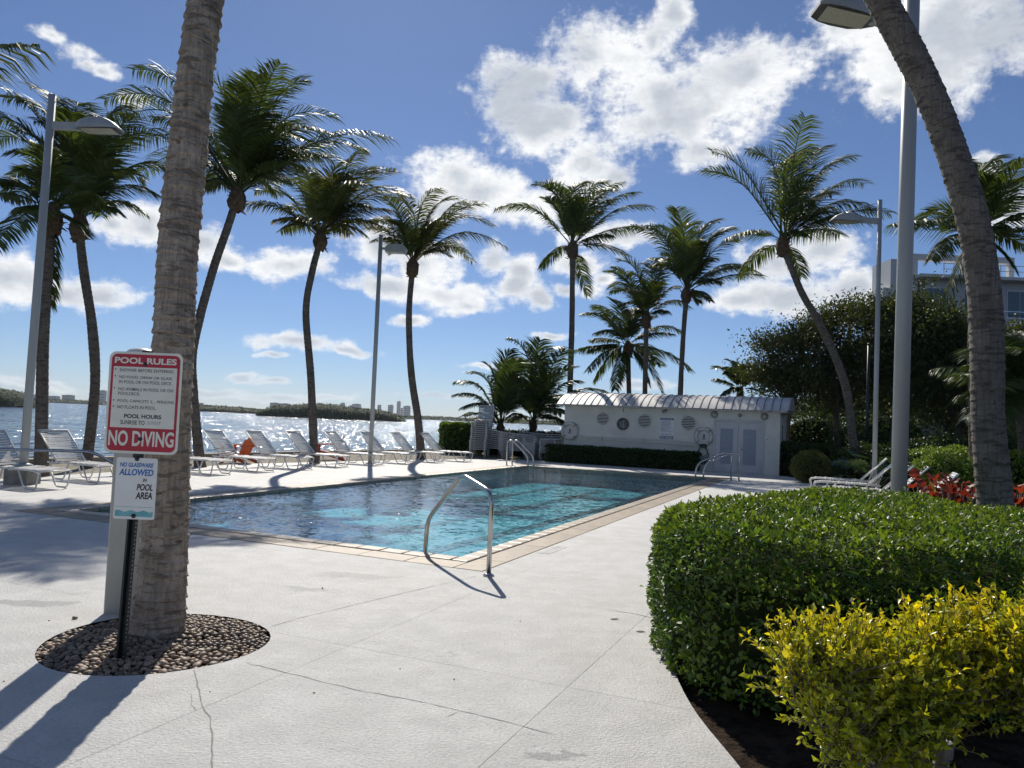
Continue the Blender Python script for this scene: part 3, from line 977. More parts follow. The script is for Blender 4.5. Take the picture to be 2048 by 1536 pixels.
def frond_mesh(p0, p1, arch, rng, nl=50, lmax=0.75, w=0.05, dry=0.0, wind=V((0.25, 0.0, 0.0)), name='frond', mat=None, hang=0.55, lat=0.0):
    """one pinnate frond: rachis from p0 to p1, arched, leaflets both sides; coordinates relative to p0"""
    d = np.array(p1 - p0, dtype=float)
    L_ = np.linalg.norm(d)
    side_l = np.array([d[1], -d[0], 0.0])
    side_l /= max(1e-6, np.linalg.norm(side_l))
    c = d * 0.5 + np.array([0, 0, arch * L_]) + side_l * lat * L_
    ts = np.linspace(0, 1, 15)
    pts = np.array([2 * t * (1 - t) * c + t * t * d for t in ts])
    if d[2] / L_ > 0.35:                  # upright fronds nod over at the end
        hv = np.array([d[0] + 0.35 * L_ * (1 if d[0] > -0.1 * L_ else -1), d[1] * 1.2 + rng.uniform(-.3, .3) * L_, 0.0])
        hv /= max(1e-6, np.linalg.norm(hv))
        nod = np.clip((ts - 0.45) / 0.55, 0, 1)[:, None] ** 2
        k_ = rng.uniform(.55, 1.3)
        pts = pts * (1 - 0.06 * nod) + nod * L_ * k_ * (hv * 0.17 + np.array([0, 0, -0.165]))
    rad = 0.028 * (1 - ts) ** 0.8 * (L_ / 3.5) + 0.004
    # rachis, triangular section
    tan = np.gradient(pts, axis=0)
    tan /= np.linalg.norm(tan, axis=1)[:, None]
    up = np.array([0, 0, 1.0])
    vs, tt = [], []
    quads, tris = [], []
    sd = np.cross(tan, up)
    nrm = np.linalg.norm(sd, axis=1)[:, None]
    fallback = np.tile(side_l, (len(ts), 1))
    sd = np.where(nrm > 0.15, sd / np.maximum(nrm, 1e-6), fallback)
    # keep sides consistent
    for i in range(1, len(sd)):
        if np.dot(sd[i], sd[i - 1]) < 0:
            sd[i] = -sd[i]
    nn = np.cross(sd, tan)
    for i in range(len(ts)):
        for ang in (0.5, 2.6, 4.7):
            vs.append(pts[i] + rad[i] * (sd[i] * math.cos(ang) + nn[i] * math.sin(ang)))
            tt.append(0.75 + 0.1 * dry)
    for i in range(len(ts) - 1):
        for k in range(3):
            quads.append((i * 3 + k, i * 3 + (k + 1) % 3, i * 3 + 3 + (k + 1) % 3, i * 3 + 3 + k))
    b0 = len(vs)
    lv, lt, lq, ltri = [], [], [], []
    wv = np.array(wind)
    as_, at_, an_ = rng.uniform(.6, .85), rng.uniform(.5, .8), rng.uniform(-.05, .25)
    dp_ = rng.uniform(.55, 1.25) * hang
    s0 = 0.16
    for k in range(nl):
        s = s0 + (1 - s0) * (k + rng.uniform(-.3, .3)) / nl
        s = min(max(s, 0.1), 0.995)
        i = min(int(s * 14), 13)
        f = s * 14 - i
        p = pts[i] * (1 - f) + pts[i + 1] * f
        T = tan[i] * (1 - f) + tan[i + 1] * f
        SD = sd[i]
        N_ = nn[i]
        ll = lmax * (0.45 + 0.55 * math.sin(math.pi * min(1, 0.18 + s * 0.75))) * (1.0 if s < .8 else 1.0 - 1.6 * (s - .8))
        for sg in (-1, 1):
            if rng.random() < 0.04:
                continue
            l2 = ll * rng.uniform(0.82, 1.12)
            dr = SD * sg * as_ * rng.uniform(0.88, 1.12) + T * at_ * rng.uniform(.88, 1.12) + N_ * (an_ + rng.uniform(-.07, .07)) + wv * rng.uniform(0.35, .6) + np.array([0, 0, -dp_ * rng.uniform(.15, .3)])
            dr = dr / np.linalg.norm(dr)
            d2 = dr + np.array([0, 0, -1.0]) * rng.uniform(0.75, 1.2) * dp_ + wv * rng.uniform(0.3, 0.6)
            d2 = d2 / np.linalg.norm(d2)
            wd = np.cross(dr, SD * 0.3 + N_ + np.array([rng.uniform(-.6, .6), rng.uniform(-.6, .6), rng.uniform(-.4, .4)]))
            wd = wd / max(1e-6, np.linalg.norm(wd)) * w * rng.uniform(.8, 1.15) * 0.5
            m1 = p + dr * l2 * 0.5
            e = m1 + d2 * l2 * 0.55
            b = b0 + len(lv)
            lv += [p - wd * 0.6, p + wd * 0.6, m1 + wd, m1 - wd, e]
            age = 0.15 + 0.40 * s * rng.random() + 0.18 * dry + (0.75 * dry * max(0, s - 0.45))
            lt += [age * 0.7, age * 0.7, age, age, min(1.0, age + 0.22 + 0.3 * dry)]
            lq.append((b, b + 1, b + 2, b + 3))
            ltri.append((b + 3, b + 2, b + 4))
    vs = np.array(vs + lv)
    me = mesh_np(name, vs, [np.array(quads + lq), np.array(ltri)], mat, False, np.array(tt + lt))
    return me


def boots_mesh(r_, h, rng):
    """ragged mass of old leaf bases round the top of the trunk"""
    mb = MB()
    prof = [(r_ * 0.9, -h * 0.62), (r_ * 1.5, -h * .42), (r_ * 1.75, -h * .12), (r_ * 1.55, h * .2), (r_ * 1.0, h * .55), (0.02, h * .72)]
    N = 14
    vs, fs = [], []
    for (q, z) in prof:
        for k in range(N):
            th = 2 * math.pi * k / N
            rr = q * rng.uniform(0.78, 1.2)
            vs.append((rr * math.cos(th), rr * math.sin(th), z + rng.uniform(-.03, .03)))
    for i in range(len(prof) - 1):
        for k in range(N):
            fs.append((i * N + k, i * N + (k + 1) % N, (i + 1) * N + (k + 1) % N, (i + 1) * N + k))
    mb.add(vs, fs)
    for k in range(26):                      # spiky stubs
        th = rng.uniform(0, 6.28)
        z = rng.uniform(-h * .6, h * .4)
        a = V((math.cos(th), math.sin(th), 0))
        p = a * r_ * 1.25 + V((0, 0, z))
        q = p + a * rng.uniform(.05, .2) * (h / .7) + V((0, 0, rng.uniform(-.12, .16) * (h / .7)))
        mb.tube([p, p.lerp(q, .6), q], [0.045 * h, 0.03 * h, 0.006], 4, True, False)
    return mb


def palm(label, trunk_px, Y, crown_px, tips, seed, r0=0.17, r1=0.12, extra=8, dry=0.2, near=False, base=None, lmax=0.76, mat='frond', arch=0.2, hang=0.65, wind=0.3, path=None, cat='palm tree', flare=0.35, depth=1.2, boots=True, nl=70, group=None, wl=0.038, lip=0.015, barkm='bark_near'):
    rng = random.Random(seed)
    if path is None:
        path = [at(x, y, Y) for (x, y) in trunk_px]
    bp = base or path[0]
    bp = V((bp.x, bp.y, -0.04))
    root = empty('palm_tree', bp, 0, label, cat, group)
    path[0] = V((path[0].x, path[0].y, -0.06))
    if near:
        vs, fs = trunk_mesh(path, r0, r1, seed, 48, 0.085, 8, lip, flare, 0.026)
        me = mesh_np('trunk', vs - np.array(bp), fs, MT[barkm], True)
    else:
        vs, fs = trunk_mesh(path, r0 * .78, r1 * .80, seed, 12, 0.12, 3, 0.012, flare, 0.015)
        me = mesh_np('trunk', vs - np.array(bp), fs, MT['bark'], True)
    link('trunk', me, root)
    cp = path[-1].copy()
    hb = r1 * 4.6
    if boots:
        boots_mesh(r1, hb, rng).build('leaf_bases', MT['boot'], root, cp - bp)
    top = cp + V((0, 0, hb * 0.35))
    lst = []
    for tp in tips:
        x, y = tp[0], tp[1]
        a = tp[2] if len(tp) > 2 else None
        yo = tp[3] if len(tp) > 3 else rng.uniform(-1, 1) * depth
        lst.append((at(x, y, cp.y + yo), a, False))
    for k in range(int(extra * .4)):
        t1, t2 = rng.choice(lst[:len(tips)])[0], rng.choice(lst[:len(tips)])[0]
        q = t1.lerp(t2, rng.uniform(.25, .75))
        q = top + (q - top).normalized() * ((t1 - top).length * .5 + (t2 - top).length * .5) * rng.uniform(.75, .98)
        q.y += rng.choice((-1, 1)) * rng.uniform(.6, 2.4) * (depth / 1.2)
        lst.append((q, None, True))
    for (tip, a, ex) in lst:
        d = tip - top
        L_ = d.length
        elev = d.z / max(L_, 1e-3)
        if elev > 0.35:
            tip = top + d * 1.12
            L_ *= 1.12
        if a is None:
            a = arch * (0.35 + 0.9 * (1 - max(-0.3, elev))) * rng.uniform(.7, 1.25)
            if elev > 0.75:
                a *= 0.25
        dr = dry * rng.uniform(0.3, 1.7)
        p0 = top + V((rng.uniform(-.6, .6) * r1, rng.uniform(-.6, .6) * r1, rng.uniform(-.5, .3) * hb * .5))
        me = frond_mesh(p0, tip, a, rng, nl, lmax * min(1.15, 0.55 + L_ / 7.0), wl, dr, V((wind, 0, 0)), 'frond', MT[mat], hang * (0.75 if elev > .6 else 1.15), rng.uniform(-.08, .08))
        link('frond', me, root, p0 - bp)
    return root


palm('tall grey palm trunk rising from the river pebble bed behind the pool rules sign', None, 5.3, None,
     [(250, -1350), (480, -1380), (120, -1200), (700, -1250), (60, -980), (840, -1000), (300, -1450), (620, -820), (160, -800), (420, -1200)], 101,
     0.146, 0.104, 6, 0.2, True, path=[V((-2.33, 5.27, 0)), at(324, 1150, 5.3), at(336, 900, 5.35), at(346, 700, 5.38), at(362, 430, 5.45), at(385, 200, 5.5), at(411, 0, 5.55), V((-2.36, 5.75, 6.4)), V((-2.2, 5.9, 7.9))], flare=0.32, depth=1.6, lip=0.017)
palm('thick curved palm trunk behind the front hedge, leaning left at the top of the picture', None, 7.4, None,
     [(1500, -420), (1350, -250), (1700, -520), (1850, -450), (1400, -130), (1950, -300), (1250, -330), (1600, -650)], 102,
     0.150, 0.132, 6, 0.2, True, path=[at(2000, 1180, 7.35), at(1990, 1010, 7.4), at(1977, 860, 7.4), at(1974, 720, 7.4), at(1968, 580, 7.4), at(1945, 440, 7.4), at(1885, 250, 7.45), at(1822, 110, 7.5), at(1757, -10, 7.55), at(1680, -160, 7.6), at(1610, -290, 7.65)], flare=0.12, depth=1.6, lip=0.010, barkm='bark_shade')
palm('dense palm at the far left with a full crown behind the lamp head', [(172, 938), (190, 770), (184, 650), (168, 545), (158, 455)], 18.6, None,
     [(60, 160), (85, 145), (115, 140), (150, 160), (175, 150), (205, 172), (235, 200), (285, 232, .2), (322, 325, .35), (292, 372, .3), (262, 405, .3), (235, 425, .3), (5, 215, .25), (45, 300, .3), (0, 265, .35), (70, 235), (60, 330, .3), (215, 300), (200, 250), (120, 210), (255, 330, .3), (110, 330, .3), (190, 395, .35)], 103, 0.155, 0.125, 16, 0.12)
palm('slender far left palm half hidden behind the lamp pole, with one frond hanging down', [(82, 952), (84, 800), (88, 640), (97, 520), (103, 440)], 16.0, None,
     [(0, 392, .18), (45, 372, .15), (40, 415, .15), (98, 612, .12, 0.1), (180, 385, .2), (60, 330), (120, 300), (160, 340), (170, 470, .3), (30, 350), (90, 290)], 104, 0.165, 0.12, 4, 0.15)
palm('big leaning palm behind the grey trunk, crown above the near lounge chairs', [(401, 935), (388, 800), (386, 700), (420, 560), (455, 455), (474, 398)], 20.2, None,
     [(322, 112, .15), (280, 158, .2), (292, 195, .2), (300, 255, .25), (322, 305, .25), (365, 325, .3), (440, 112), (492, 122), (532, 104), (572, 128), (608, 180, .15), (622, 235, .2), (727, 243, .12), (690, 275, .2), (650, 310, .22), (600, 332, .25), (560, 352, .3), (430, 352, .35), (410, 372, .35), (540, 372, .4), (360, 200), (520, 200), (455, 190), (560, 240), (510, 290, .25), (580, 300, .25), (470, 250)], 105, 0.16, 0.125, 16, 0.12, lmax=0.85)
palm('golden tipped palm beside the middle lamp, straight dark trunk between loungers', [(629, 928), (622, 760), (612, 625), (624, 545), (641, 480)], 23.4, None,
     [(503, 398, .2), (537, 368, .2), (550, 440, .25), (592, 335), (612, 312), (655, 290), (702, 288), (724, 308), (758, 322, .12), (783, 352, .15), (797, 378, .2), (790, 422, .25), (762, 452, .3), (732, 472, .35), (700, 468, .4), (560, 462, .3), (590, 405), (640, 350), (690, 360), (730, 400), (670, 330)], 106, 0.165, 0.12, 12, 0.45, mat='frond_dry')
palm('medium palm with brown frond tips right of the middle lamp', [(843, 918), (836, 840), (822, 740), (818, 630), (825, 535)], 28.7, None,
     [(764, 470, .25), (775, 422, .2), (792, 382), (822, 366), (852, 350), (882, 368), (906, 386), (941, 392, .12), (946, 412, .15), (971, 460, .2), (930, 500, .3), (890, 505, .35), (758, 432, .2), (792, 500, .35), (860, 420), (830, 440), (880, 440), (800, 430)], 107, 0.19, 0.13, 10, 0.38, mat='frond_dry')
palm('lone palm behind the left end of the pool house roof, fronds spread like a star', [(1138, 905), (1140, 780), (1144, 640), (1145, 500)], 36.0, None,
     [(1033, 388, .1), (1080, 537, .3), (1176, 592, .22), (1258, 512, .2), (1283, 455, .2), (1276, 395, .12), (1243, 362), (1216, 345), (1180, 334), (1152, 333), (1126, 345), (1102, 350), (1108, 385), (1200, 380), (1150, 390), (1225, 470, .25)], 108, 0.185, 0.15, 9, 0.15, lmax=0.9, wl=0.05)
palm('shorter palm with a round crown behind the pool house, leftmost of the trio', [(1262, 905), (1258, 790), (1256, 700)], 40.0, None,
     [(1150, 700, .15), (1175, 742, .25), (1187, 762, .3), (1188, 612), (1205, 600), (1237, 590), (1290, 618), (1338, 640, .12), (1384, 742, .25), (1345, 668, .2), (1300, 772, .35), (1325, 785, .3), (1205, 655), (1230, 780, .35), (1280, 600), (1180, 680, .2)], 109, 0.18, 0.15, 10, 0.15, lmax=0.95, wl=0.06, mat='frond')
palm('middle palm of the trio behind the pool house', [(1291, 905), (1290, 780), (1293, 640)], 38.0, None,
     [(1235, 530), (1246, 520), (1268, 500), (1298, 482), (1322, 490), (1362, 602, .3), (1335, 622, .35), (1250, 602, .3), (1238, 572, .2), (1346, 570, .2), (1280, 530), (1310, 560), (1265, 622, .35)], 110, 0.17, 0.14, 9, 0.15, lmax=0.9, wl=0.05)
palm('tallest palm of the trio behind the pool house, long frond reaching right', [(1356, 905), (1361, 780), (1366, 680), (1373, 590)], 36.5, None,
     [(1300, 428), (1322, 440), (1346, 424), (1370, 410), (1402, 414), (1432, 432), (1452, 470, .12), (1475, 522, .2), (1525, 552, .2), (1492, 528, .2), (1420, 602, .35), (1398, 606, .35), (1340, 500), (1320, 522, .2), (1440, 565, .3), (1385, 470), (1410, 500)], 111, 0.17, 0.14, 11, 0.15, lmax=0.95, wl=0.05)
palm('strongly leaning palm right of the pool house with a windswept crown', [(1722, 985), (1706, 880), (1692, 775), (1652, 672), (1602, 582), (1566, 492)], 26.0, None,
     [(1455, 285, .02), (1450, 318, .05), (1450, 478, .3), (1475, 555, .32), (1546, 262), (1582, 258), (1622, 270), (1662, 290), (1702, 338, .1), (1706, 385, .15), (1780, 425, .2), (1742, 420, .2), (1610, 470, .4), (1560, 300), (1600, 330), (1640, 360), (1660, 420, .25)], 112, 0.19, 0.13, 14, 0.1, lmax=0.95)
palm('palm at the far right, crown behind the curved trunk, one frond hanging down', [(1950, 985), (1948, 860), (1945, 700), (1948, 560), (1955, 490)], 19.0, None,
     [(1783, 448, .18), (1862, 520, .3), (1886, 606, .3), (1925, 300), (1962, 285), (2002, 298), (2050, 330), (2075, 420, .2), (2060, 500, .3), (2030, 540, .35), (1890, 398), (1905, 440), (2010, 380), (2000, 460, .3), (1970, 350)], 113, 0.16, 0.13, 10, 0.12, lmax=0.85)
palm('low leafy palm behind the stacked loungers, nearer the bay', [(1000, 905), (1001, 860)], 34.5, None,
     [(933, 772, .15), (928, 832, .3), (945, 800, .25), (968, 722), (990, 715), (1003, 690), (1022, 692), (1045, 708, .1), (1062, 780, .25), (940, 745, .12), (1040, 830, .35), (975, 840, .4), (950, 850, .4)], 114, 0.13, 0.11, 10, 0.1, lmax=0.9, mat='frond_low', wl=0.055, boots=True)
palm('low leafy palm behind the stacked loungers, touching the pool house roof', [(1066, 905), (1066, 850)], 35.5, None,
     [(1052, 655), (1062, 668), (1086, 660), (1112, 688), (1126, 722, .1), (1192, 765, .18), (1142, 752, .15), (1112, 792, .2), (1172, 792, .25), (1100, 835, .3), (1040, 745), (1030, 790, .2), (1020, 840, .35), (1130, 850, .35), (1080, 720)], 115, 0.13, 0.11, 12, 0.1, lmax=0.95, mat='frond_low', wl=0.055)
palm('small distant palm peeking over the right end of the pool house roof', [(1482, 905), (1481, 785)], 46.0, None,
     [(1428, 758, .15), (1445, 724), (1468, 712), (1490, 714), (1512, 730), (1440, 792, .35), (1534, 752, .2), (1530, 790, .35), (1460, 740), (1500, 750)], 116, 0.15, 0.12, 8, 0.15, lmax=0.85, mat='frond_low', wl=0.07)
palm('palm outside the left edge, only its yellow frond showing at the top left corner', [(-430, 1150), (-415, 800), (-395, 450), (-380, 230)], 9.5, None,
     [(74, 92, .12, .2), (-10, 130, .2, .0), (-60, 190, .25, -.2), (-600, 60, .2), (-680, 200, .3), (-520, -80), (-380, -160), (-200, -100), (-630, 320, .3), (-120, 300, .3)], 117, 0.15, 0.12, 2, 0.35, mat='frond_dry', lmax=0.8)
palm('dark bushy palm at the right edge beyond the curved trunk', [(2052, 960), (2045, 880), (2036, 800)], 16.5, None,
     [(1908, 800, .25), (1928, 842, .35), (1915, 752, .15), (1960, 690), (2000, 650), (2048, 640), (2100, 660), (2120, 740, .2), (1990, 860, .4), (2090, 850, .4), (1950, 720, .1), (2010, 700), (1985, 790, .3), (2040, 870, .4)], 118, 0.13, 0.11, 10, 0.05, lmax=0.75, mat='frond_low', boots=True)

# ---------------------------------------------------------------- pool house
HX = -UU                                   # along the front, left to right
HRZ = math.atan2(HX.y, HX.x)
house = empty('pool_house', HL, HRZ, 'low white pool house with curved metal roof at the far end of the pool', 'building')


def hp(x, y):
    """survey pixel on the front wall -> local (x, z)"""
    p = onplane(x, y, HL, VV)
    return (p - HL).dot(HX), p.z


EZ, RC, RB = 2.27, 1.55, 0.54             # eave height, half depth, rise


def arc(ins=0.0, k=10, over=0.30):
    out = []
    for i in range(k + 1):
        q_ = -math.cos(math.pi * i / k)
        out.append((RC + (RC + over - ins) * q_, EZ + 0.03 - ins + RB * (1 - abs(q_) ** 2.2)))
    return out


mb = MB()
prof = [(0.0, -0.05), (HDEP, -0.05), (HDEP, EZ)] + [(y, z) for (y, z) in reversed(arc(0.08)) if 0.03 < y < HDEP - 0.03 and z > EZ + .02] + [(0.0, EZ)]
mb.prism([(0, y, z) for y, z in reversed(prof)], (0, 0, 0), (HLEN, 0, 0))
mb.build('wall', MT['stucco'], house)
# roof: bent sheets with standing seams
roof = MB()
a0 = arc(0.05, 10, 0.26)
roof.prism([(0, y, z - 0.012) for y, z in reversed(a0)], (-0.18, 0, 0), (HLEN + .22, 0, 0))
roof_o = roof.build('roof', MT['trim'], house)
NPN = 31
x0, x1 = -0.24, HLEN + 0.28
pw = (x1 - x0) / NPN
pm = MB()
A = arc(0.0, 14, 0.31)
vs, fs = [], []
for (y, z) in A:
    vs += [(0.004, y, z), (pw - 0.004, y, z)]
for (y, z) in A:
    vs += [(0.004, y, z - 0.012), (pw - 0.004, y, z - 0.012)]
k = len(A)
for i in range(k - 1):
    fs += [(2 * i, 2 * i + 1, 2 * i + 3, 2 * i + 2), (2 * k + 2 * i + 2, 2 * k + 2 * i + 3, 2 * k + 2 * i + 1, 2 * k + 2 * i)]
    fs += [(2 * i, 2 * i + 2, 2 * k + 2 * i + 2, 2 * k + 2 * i), (2 * i + 1, 2 * k + 2 * i + 1, 2 * k + 2 * i + 3, 2 * i + 3)]
fs += [(0, 2 * k, 2 * k + 1, 1)]
top_f = [f for f in fs if max(f) < 2 * k]
rest_f = [f for f in fs if max(f) >= 2 * k]
pm.add(vs[:2 * k], top_f, True)
pm.add(vs, rest_f, False)
pme = pm.data('roof_panel', MT['roofmetal'])
sm = MB()
vs, fs = [], []
for (y, z) in A:
    vs += [(-0.012, y, z - .01), (-0.012, y, z + 0.022), (0.012, y, z + 0.022), (0.012, y, z - .01)]
for i in range(k - 1):
    for q in range(3):
        fs.append((4 * i + q, 4 * i + q + 1, 4 * i + 5 + q, 4 * i + 4 + q))
fs += [(0, 3, 2, 1), (4 * k - 4, 4 * k - 3, 4 * k - 2, 4 * k - 1)]
sm.add([(a, b, c) for a, b, c in vs], [tuple(reversed(f)) for f in fs])
sme = sm.data('seam', MT['seam'])
rw = random.Random(8)
for i in range(NPN):
    link('roof_panel', pme, roof_o, (x0 + i * pw, 0, rw.uniform(-.004, .004)))
    if i:
        link('seam', sme, roof_o, (x0 + i * pw, 0, 0))
# fascia strip under the front eave
mb = MB()
mb.box((HLEN / 2, -0.275, EZ - 0.015), (HLEN + .5, 0.025, 0.05))
mb.build('fascia', MT['trim'], house)
mb = MB()
mb.box((HLEN / 2, -0.13, EZ - 0.028), (HLEN + .4, 0.25, 0.02))
mb.build('soffit', MT['stucco'], house)
mb = MB()
a1 = arc(-0.02, 12, 0.33)
mb.prism([(0, y, z) for y, z in reversed(a1)], (HLEN + .285, 0, 0), (HLEN + .31, 0, 0))
mb.build('gable_trim', MT['trim'], house)
mb = MB()
mb.box((HLEN - 0.035, -0.012, 1.1), (0.07, 0.02, 2.26))
mb.build('corner_board', MT['stucco'], house)


def disc(mb, x, y, z, r, th, n=28):
    mb.lathe([(r, 0.0), (r, th)], n, (x, y, z), 'y', False)


for (px, py, pr) in ((1206, 837, 12.3), (1289, 842, 13.0), (1377, 846, 13.6)):
    x, z = hp(px, py)
    r_ = pr * 28.8 / FPX * 1.02
    v_ = MB()
    ring = [(r_ + 0.028, 0.001), (r_ + 0.028, 0.03), (r_ - 0.005, 0.03), (r_ - 0.005, 0.001)]
    v_.lathe(ring, 32, (x, 0, z), 'y', True)
    vent = v_.build('vent', MT['stucco'], house)
    b_ = MB()
    disc(b_, x, 0, z, r_ - 0.004, 0.006)
    b_.build('shade_disc', MT['dark'], vent)  # dark disc in place of a hole, shade painted on
    for k in range(8):
        dz = -r_ + (k + .75) * 2 * r_ / 8.5
        half = math.sqrt(max(0.0, r_ * r_ - dz * dz)) - 0.006
        if half < 0.03:
            continue
        s2 = MB()
        s2.box((0, 0, 0), (half * 2, 0.010, r_ * 0.105))
        s2.build('slat', MT['stucco'], vent, (x, -0.02, z + dz))

# double door
dx0, dz1 = hp(1428, 841)
dx1, _ = hp(1528, 845)
dz1 = 1.93
mb = MB()
fw = 0.07
mb.box((dx0 + fw / 2, -0.025, dz1 / 2), (fw, 0.05, dz1))
mb.box((dx1 - fw / 2, -0.025, dz1 / 2), (fw, 0.05, dz1))
mb.box(((dx0 + dx1) / 2, -0.025, dz1 - fw / 2), (dx1 - dx0 - 2 * fw, 0.05, fw))
mb.box(((dx0 + dx1) / 2, -0.035, 0.012), (dx1 - dx0 - 2 * fw, 0.07, 0.024))
mb.build('door_frame', MT['door'], house)
mid = (dx0 + dx1) / 2
for (a, b) in ((dx0 + fw + .004, mid - .006), (mid + .006, dx1 - fw - .004)):
    w_ = b - a
    d_ = MB()
    ld = [a + w_ * .22, b - w_ * .22]
    lz0, lz1 = 0.30, dz1 - 0.34
    yo = -0.018
    d_.box(((a + ld[0]) / 2, yo, dz1 / 2 - .03), (ld[0] - a, 0.03, dz1 - .12))
    d_.box(((b + ld[1]) / 2, yo, dz1 / 2 - .03), (b - ld[1], 0.03, dz1 - .12))
    d_.box(((ld[0] + ld[1]) / 2, yo, (lz1 + dz1 - .09) / 2), (ld[1] - ld[0], 0.03, dz1 - .09 - lz1))
    d_.box(((ld[0] + ld[1]) / 2, yo, (lz0 + .03) / 2), (ld[1] - ld[0], 0.03, lz0 - .03))
    door = d_.build('door', MT['door'], house)
    nl = 22
    for k in range(nl):
        s_ = MB()
        s_.box((0, 0, 0), (ld[1] - ld[0], 0.02, (lz1 - lz0) / nl * 1.02), Matrix.Rotation(R(-24), 3, 'X'))
        s_.build('slat', MT['louver'], door, ((ld[0] + ld[1]) / 2, -0.014, lz0 + (lz1 - lz0) * (k + .5) / nl))
hx, hz = hp(1484, 899)
mb = MB()
mb.lathe([(0.03, 0), (0.03, 0.012)], 12, (mid + .07, -0.034, hz), 'y', False)
mb.tube([(mid + .07, -0.03, hz), (mid + .07, -0.075, hz), (mid + .18, -0.075, hz)], 0.010, 8)
mb.build('door_handle', MT['steel'], house)

for (px, py, pr) in ((1429, 829, 6.6), (1529, 833, 6.6)):
    x, z = hp(px, py)
    r_ = pr * 28 / FPX
    mb = MB()
    mb.lathe([(r_ * 1.1, 0), (r_ * 1.1, 0.035), (r_ * .9, 0.05), (r_ * .86, 0.045)], 20, (x, 0, z), 'y', True)
    l_ = mb.build('wall_light', MT['concrete'], house)
    mb = MB()
    mb.lathe([(r_ * .85, 0.04), (r_ * .6, 0.075), (r_ * .2, 0.09), (0.001, 0.092)], 20, (x, 0, z), 'y', True)
    mb.build('lens', MT['lens'], l_)
x, z = hp(1480, 831)
mb = MB()
mb.lathe([(0.065, 0), (0.065, 0.04), (0.03, 0.05), (0.001, 0.05)], 14, (x, 0, z), 'y', True)
mb.build('alarm_disc', MT['concrete'], house)
x, z = hp(1331, 822)
mb = MB()
mb.box((x, -0.03, z + .02), (0.06, 0.06, 0.06), bev=.01)
mb.tube([(x - .01, -0.05, z), (x - .07, -0.14, z - .05)], [0.045, 0.055], 10)
mb.tube([(x + .02, -0.05, z + .02), (x + .06, -0.12, z + .05)], [0.035, 0.045], 10)
mb.build('floodlight', MT['concrete'], house)
x, z = hp(1453, 822)
mb = MB()
mb.box((x, -0.04, z + .02), (0.07, 0.08, 0.12), bev=.01)
mb.build('sensor_box', MT['stucco'], house)
x, z = hp(1247, 818)
mb = MB()
mb.tube([(x, -0.012, z + .1), (x - .01, -0.012, z - .12)], 0.012, 6)
mb.build('conduit', MT['concrete'], house)
x, z = hp(1534, 879)
mb = MB()
mb.box((x, -0.006, z), (0.14, 0.01, 0.07))
mb.build('placard', MT['signpaper'], house)
mb = MB()
mb.box((x, -0.013, z), (0.075, 0.003, 0.02))
mb.build('placard_print', MT['signnavy'], house)
# louvered vent in the right end wall
mb = MB()
mb.box((HLEN + .004, 1.1, 1.45), (0.01, 0.42, 0.72))
sv = mb.build('side_vent', MT['dark'], house)  # dark plate painting the shade behind these slats
for k in range(8):
    s_ = MB()
    s_.box((0, 0, 0), (0.03, 0.42, 0.035), Matrix.Rotation(R(30), 3, 'Y'))
    s_.build('slat', MT['stucco'], sv, (HLEN + .02, 1.1, 1.14 + k * .09))


def hroot(name, px, py, label, cat, y=-0.003, group=None):
    x, z = hp(px, py)
    w = HL + HX * x + VV * y
    return empty(name, (w.x, w.y, z), HRZ, label, cat, group)


# wall clock
c_ = hroot('wall_clock', 1246, 848, 'round black rimmed clock on the white pool house wall', 'clock')
mb = MB()
r_ = 0.235
mb.lathe([(r_, 0), (r_, 0.04), (r_ - .05, 0.05), (r_ - .055, 0.02)], 32, (0, 0, 0), 'y', True)
mb.build('rim', MT['clockrim'], c_)
mb = MB()
disc(mb, 0, 0, 0, r_ - .053, 0.02)
mb.build('face', MT['clockface'], c_)
for (ang, ln_, w_) in ((R(318), 0.11, 0.016), (R(352), 0.15, 0.011)):
    mb = MB()
    mb.box((0, 0, ln_ / 2), (w_, 0.004, ln_))
    mb.build('hand', MT['clockrim'], c_, (0, -0.025, 0), (0, ang, 0))
for k in range(12):
    mb = MB()
    mb.box((0, 0, 0.155), (0.010, 0.004, 0.022))
    mb.build('hour_mark', MT['clockrim'], c_, (0, -0.023, 0), (0, k * math.pi / 6, 0))

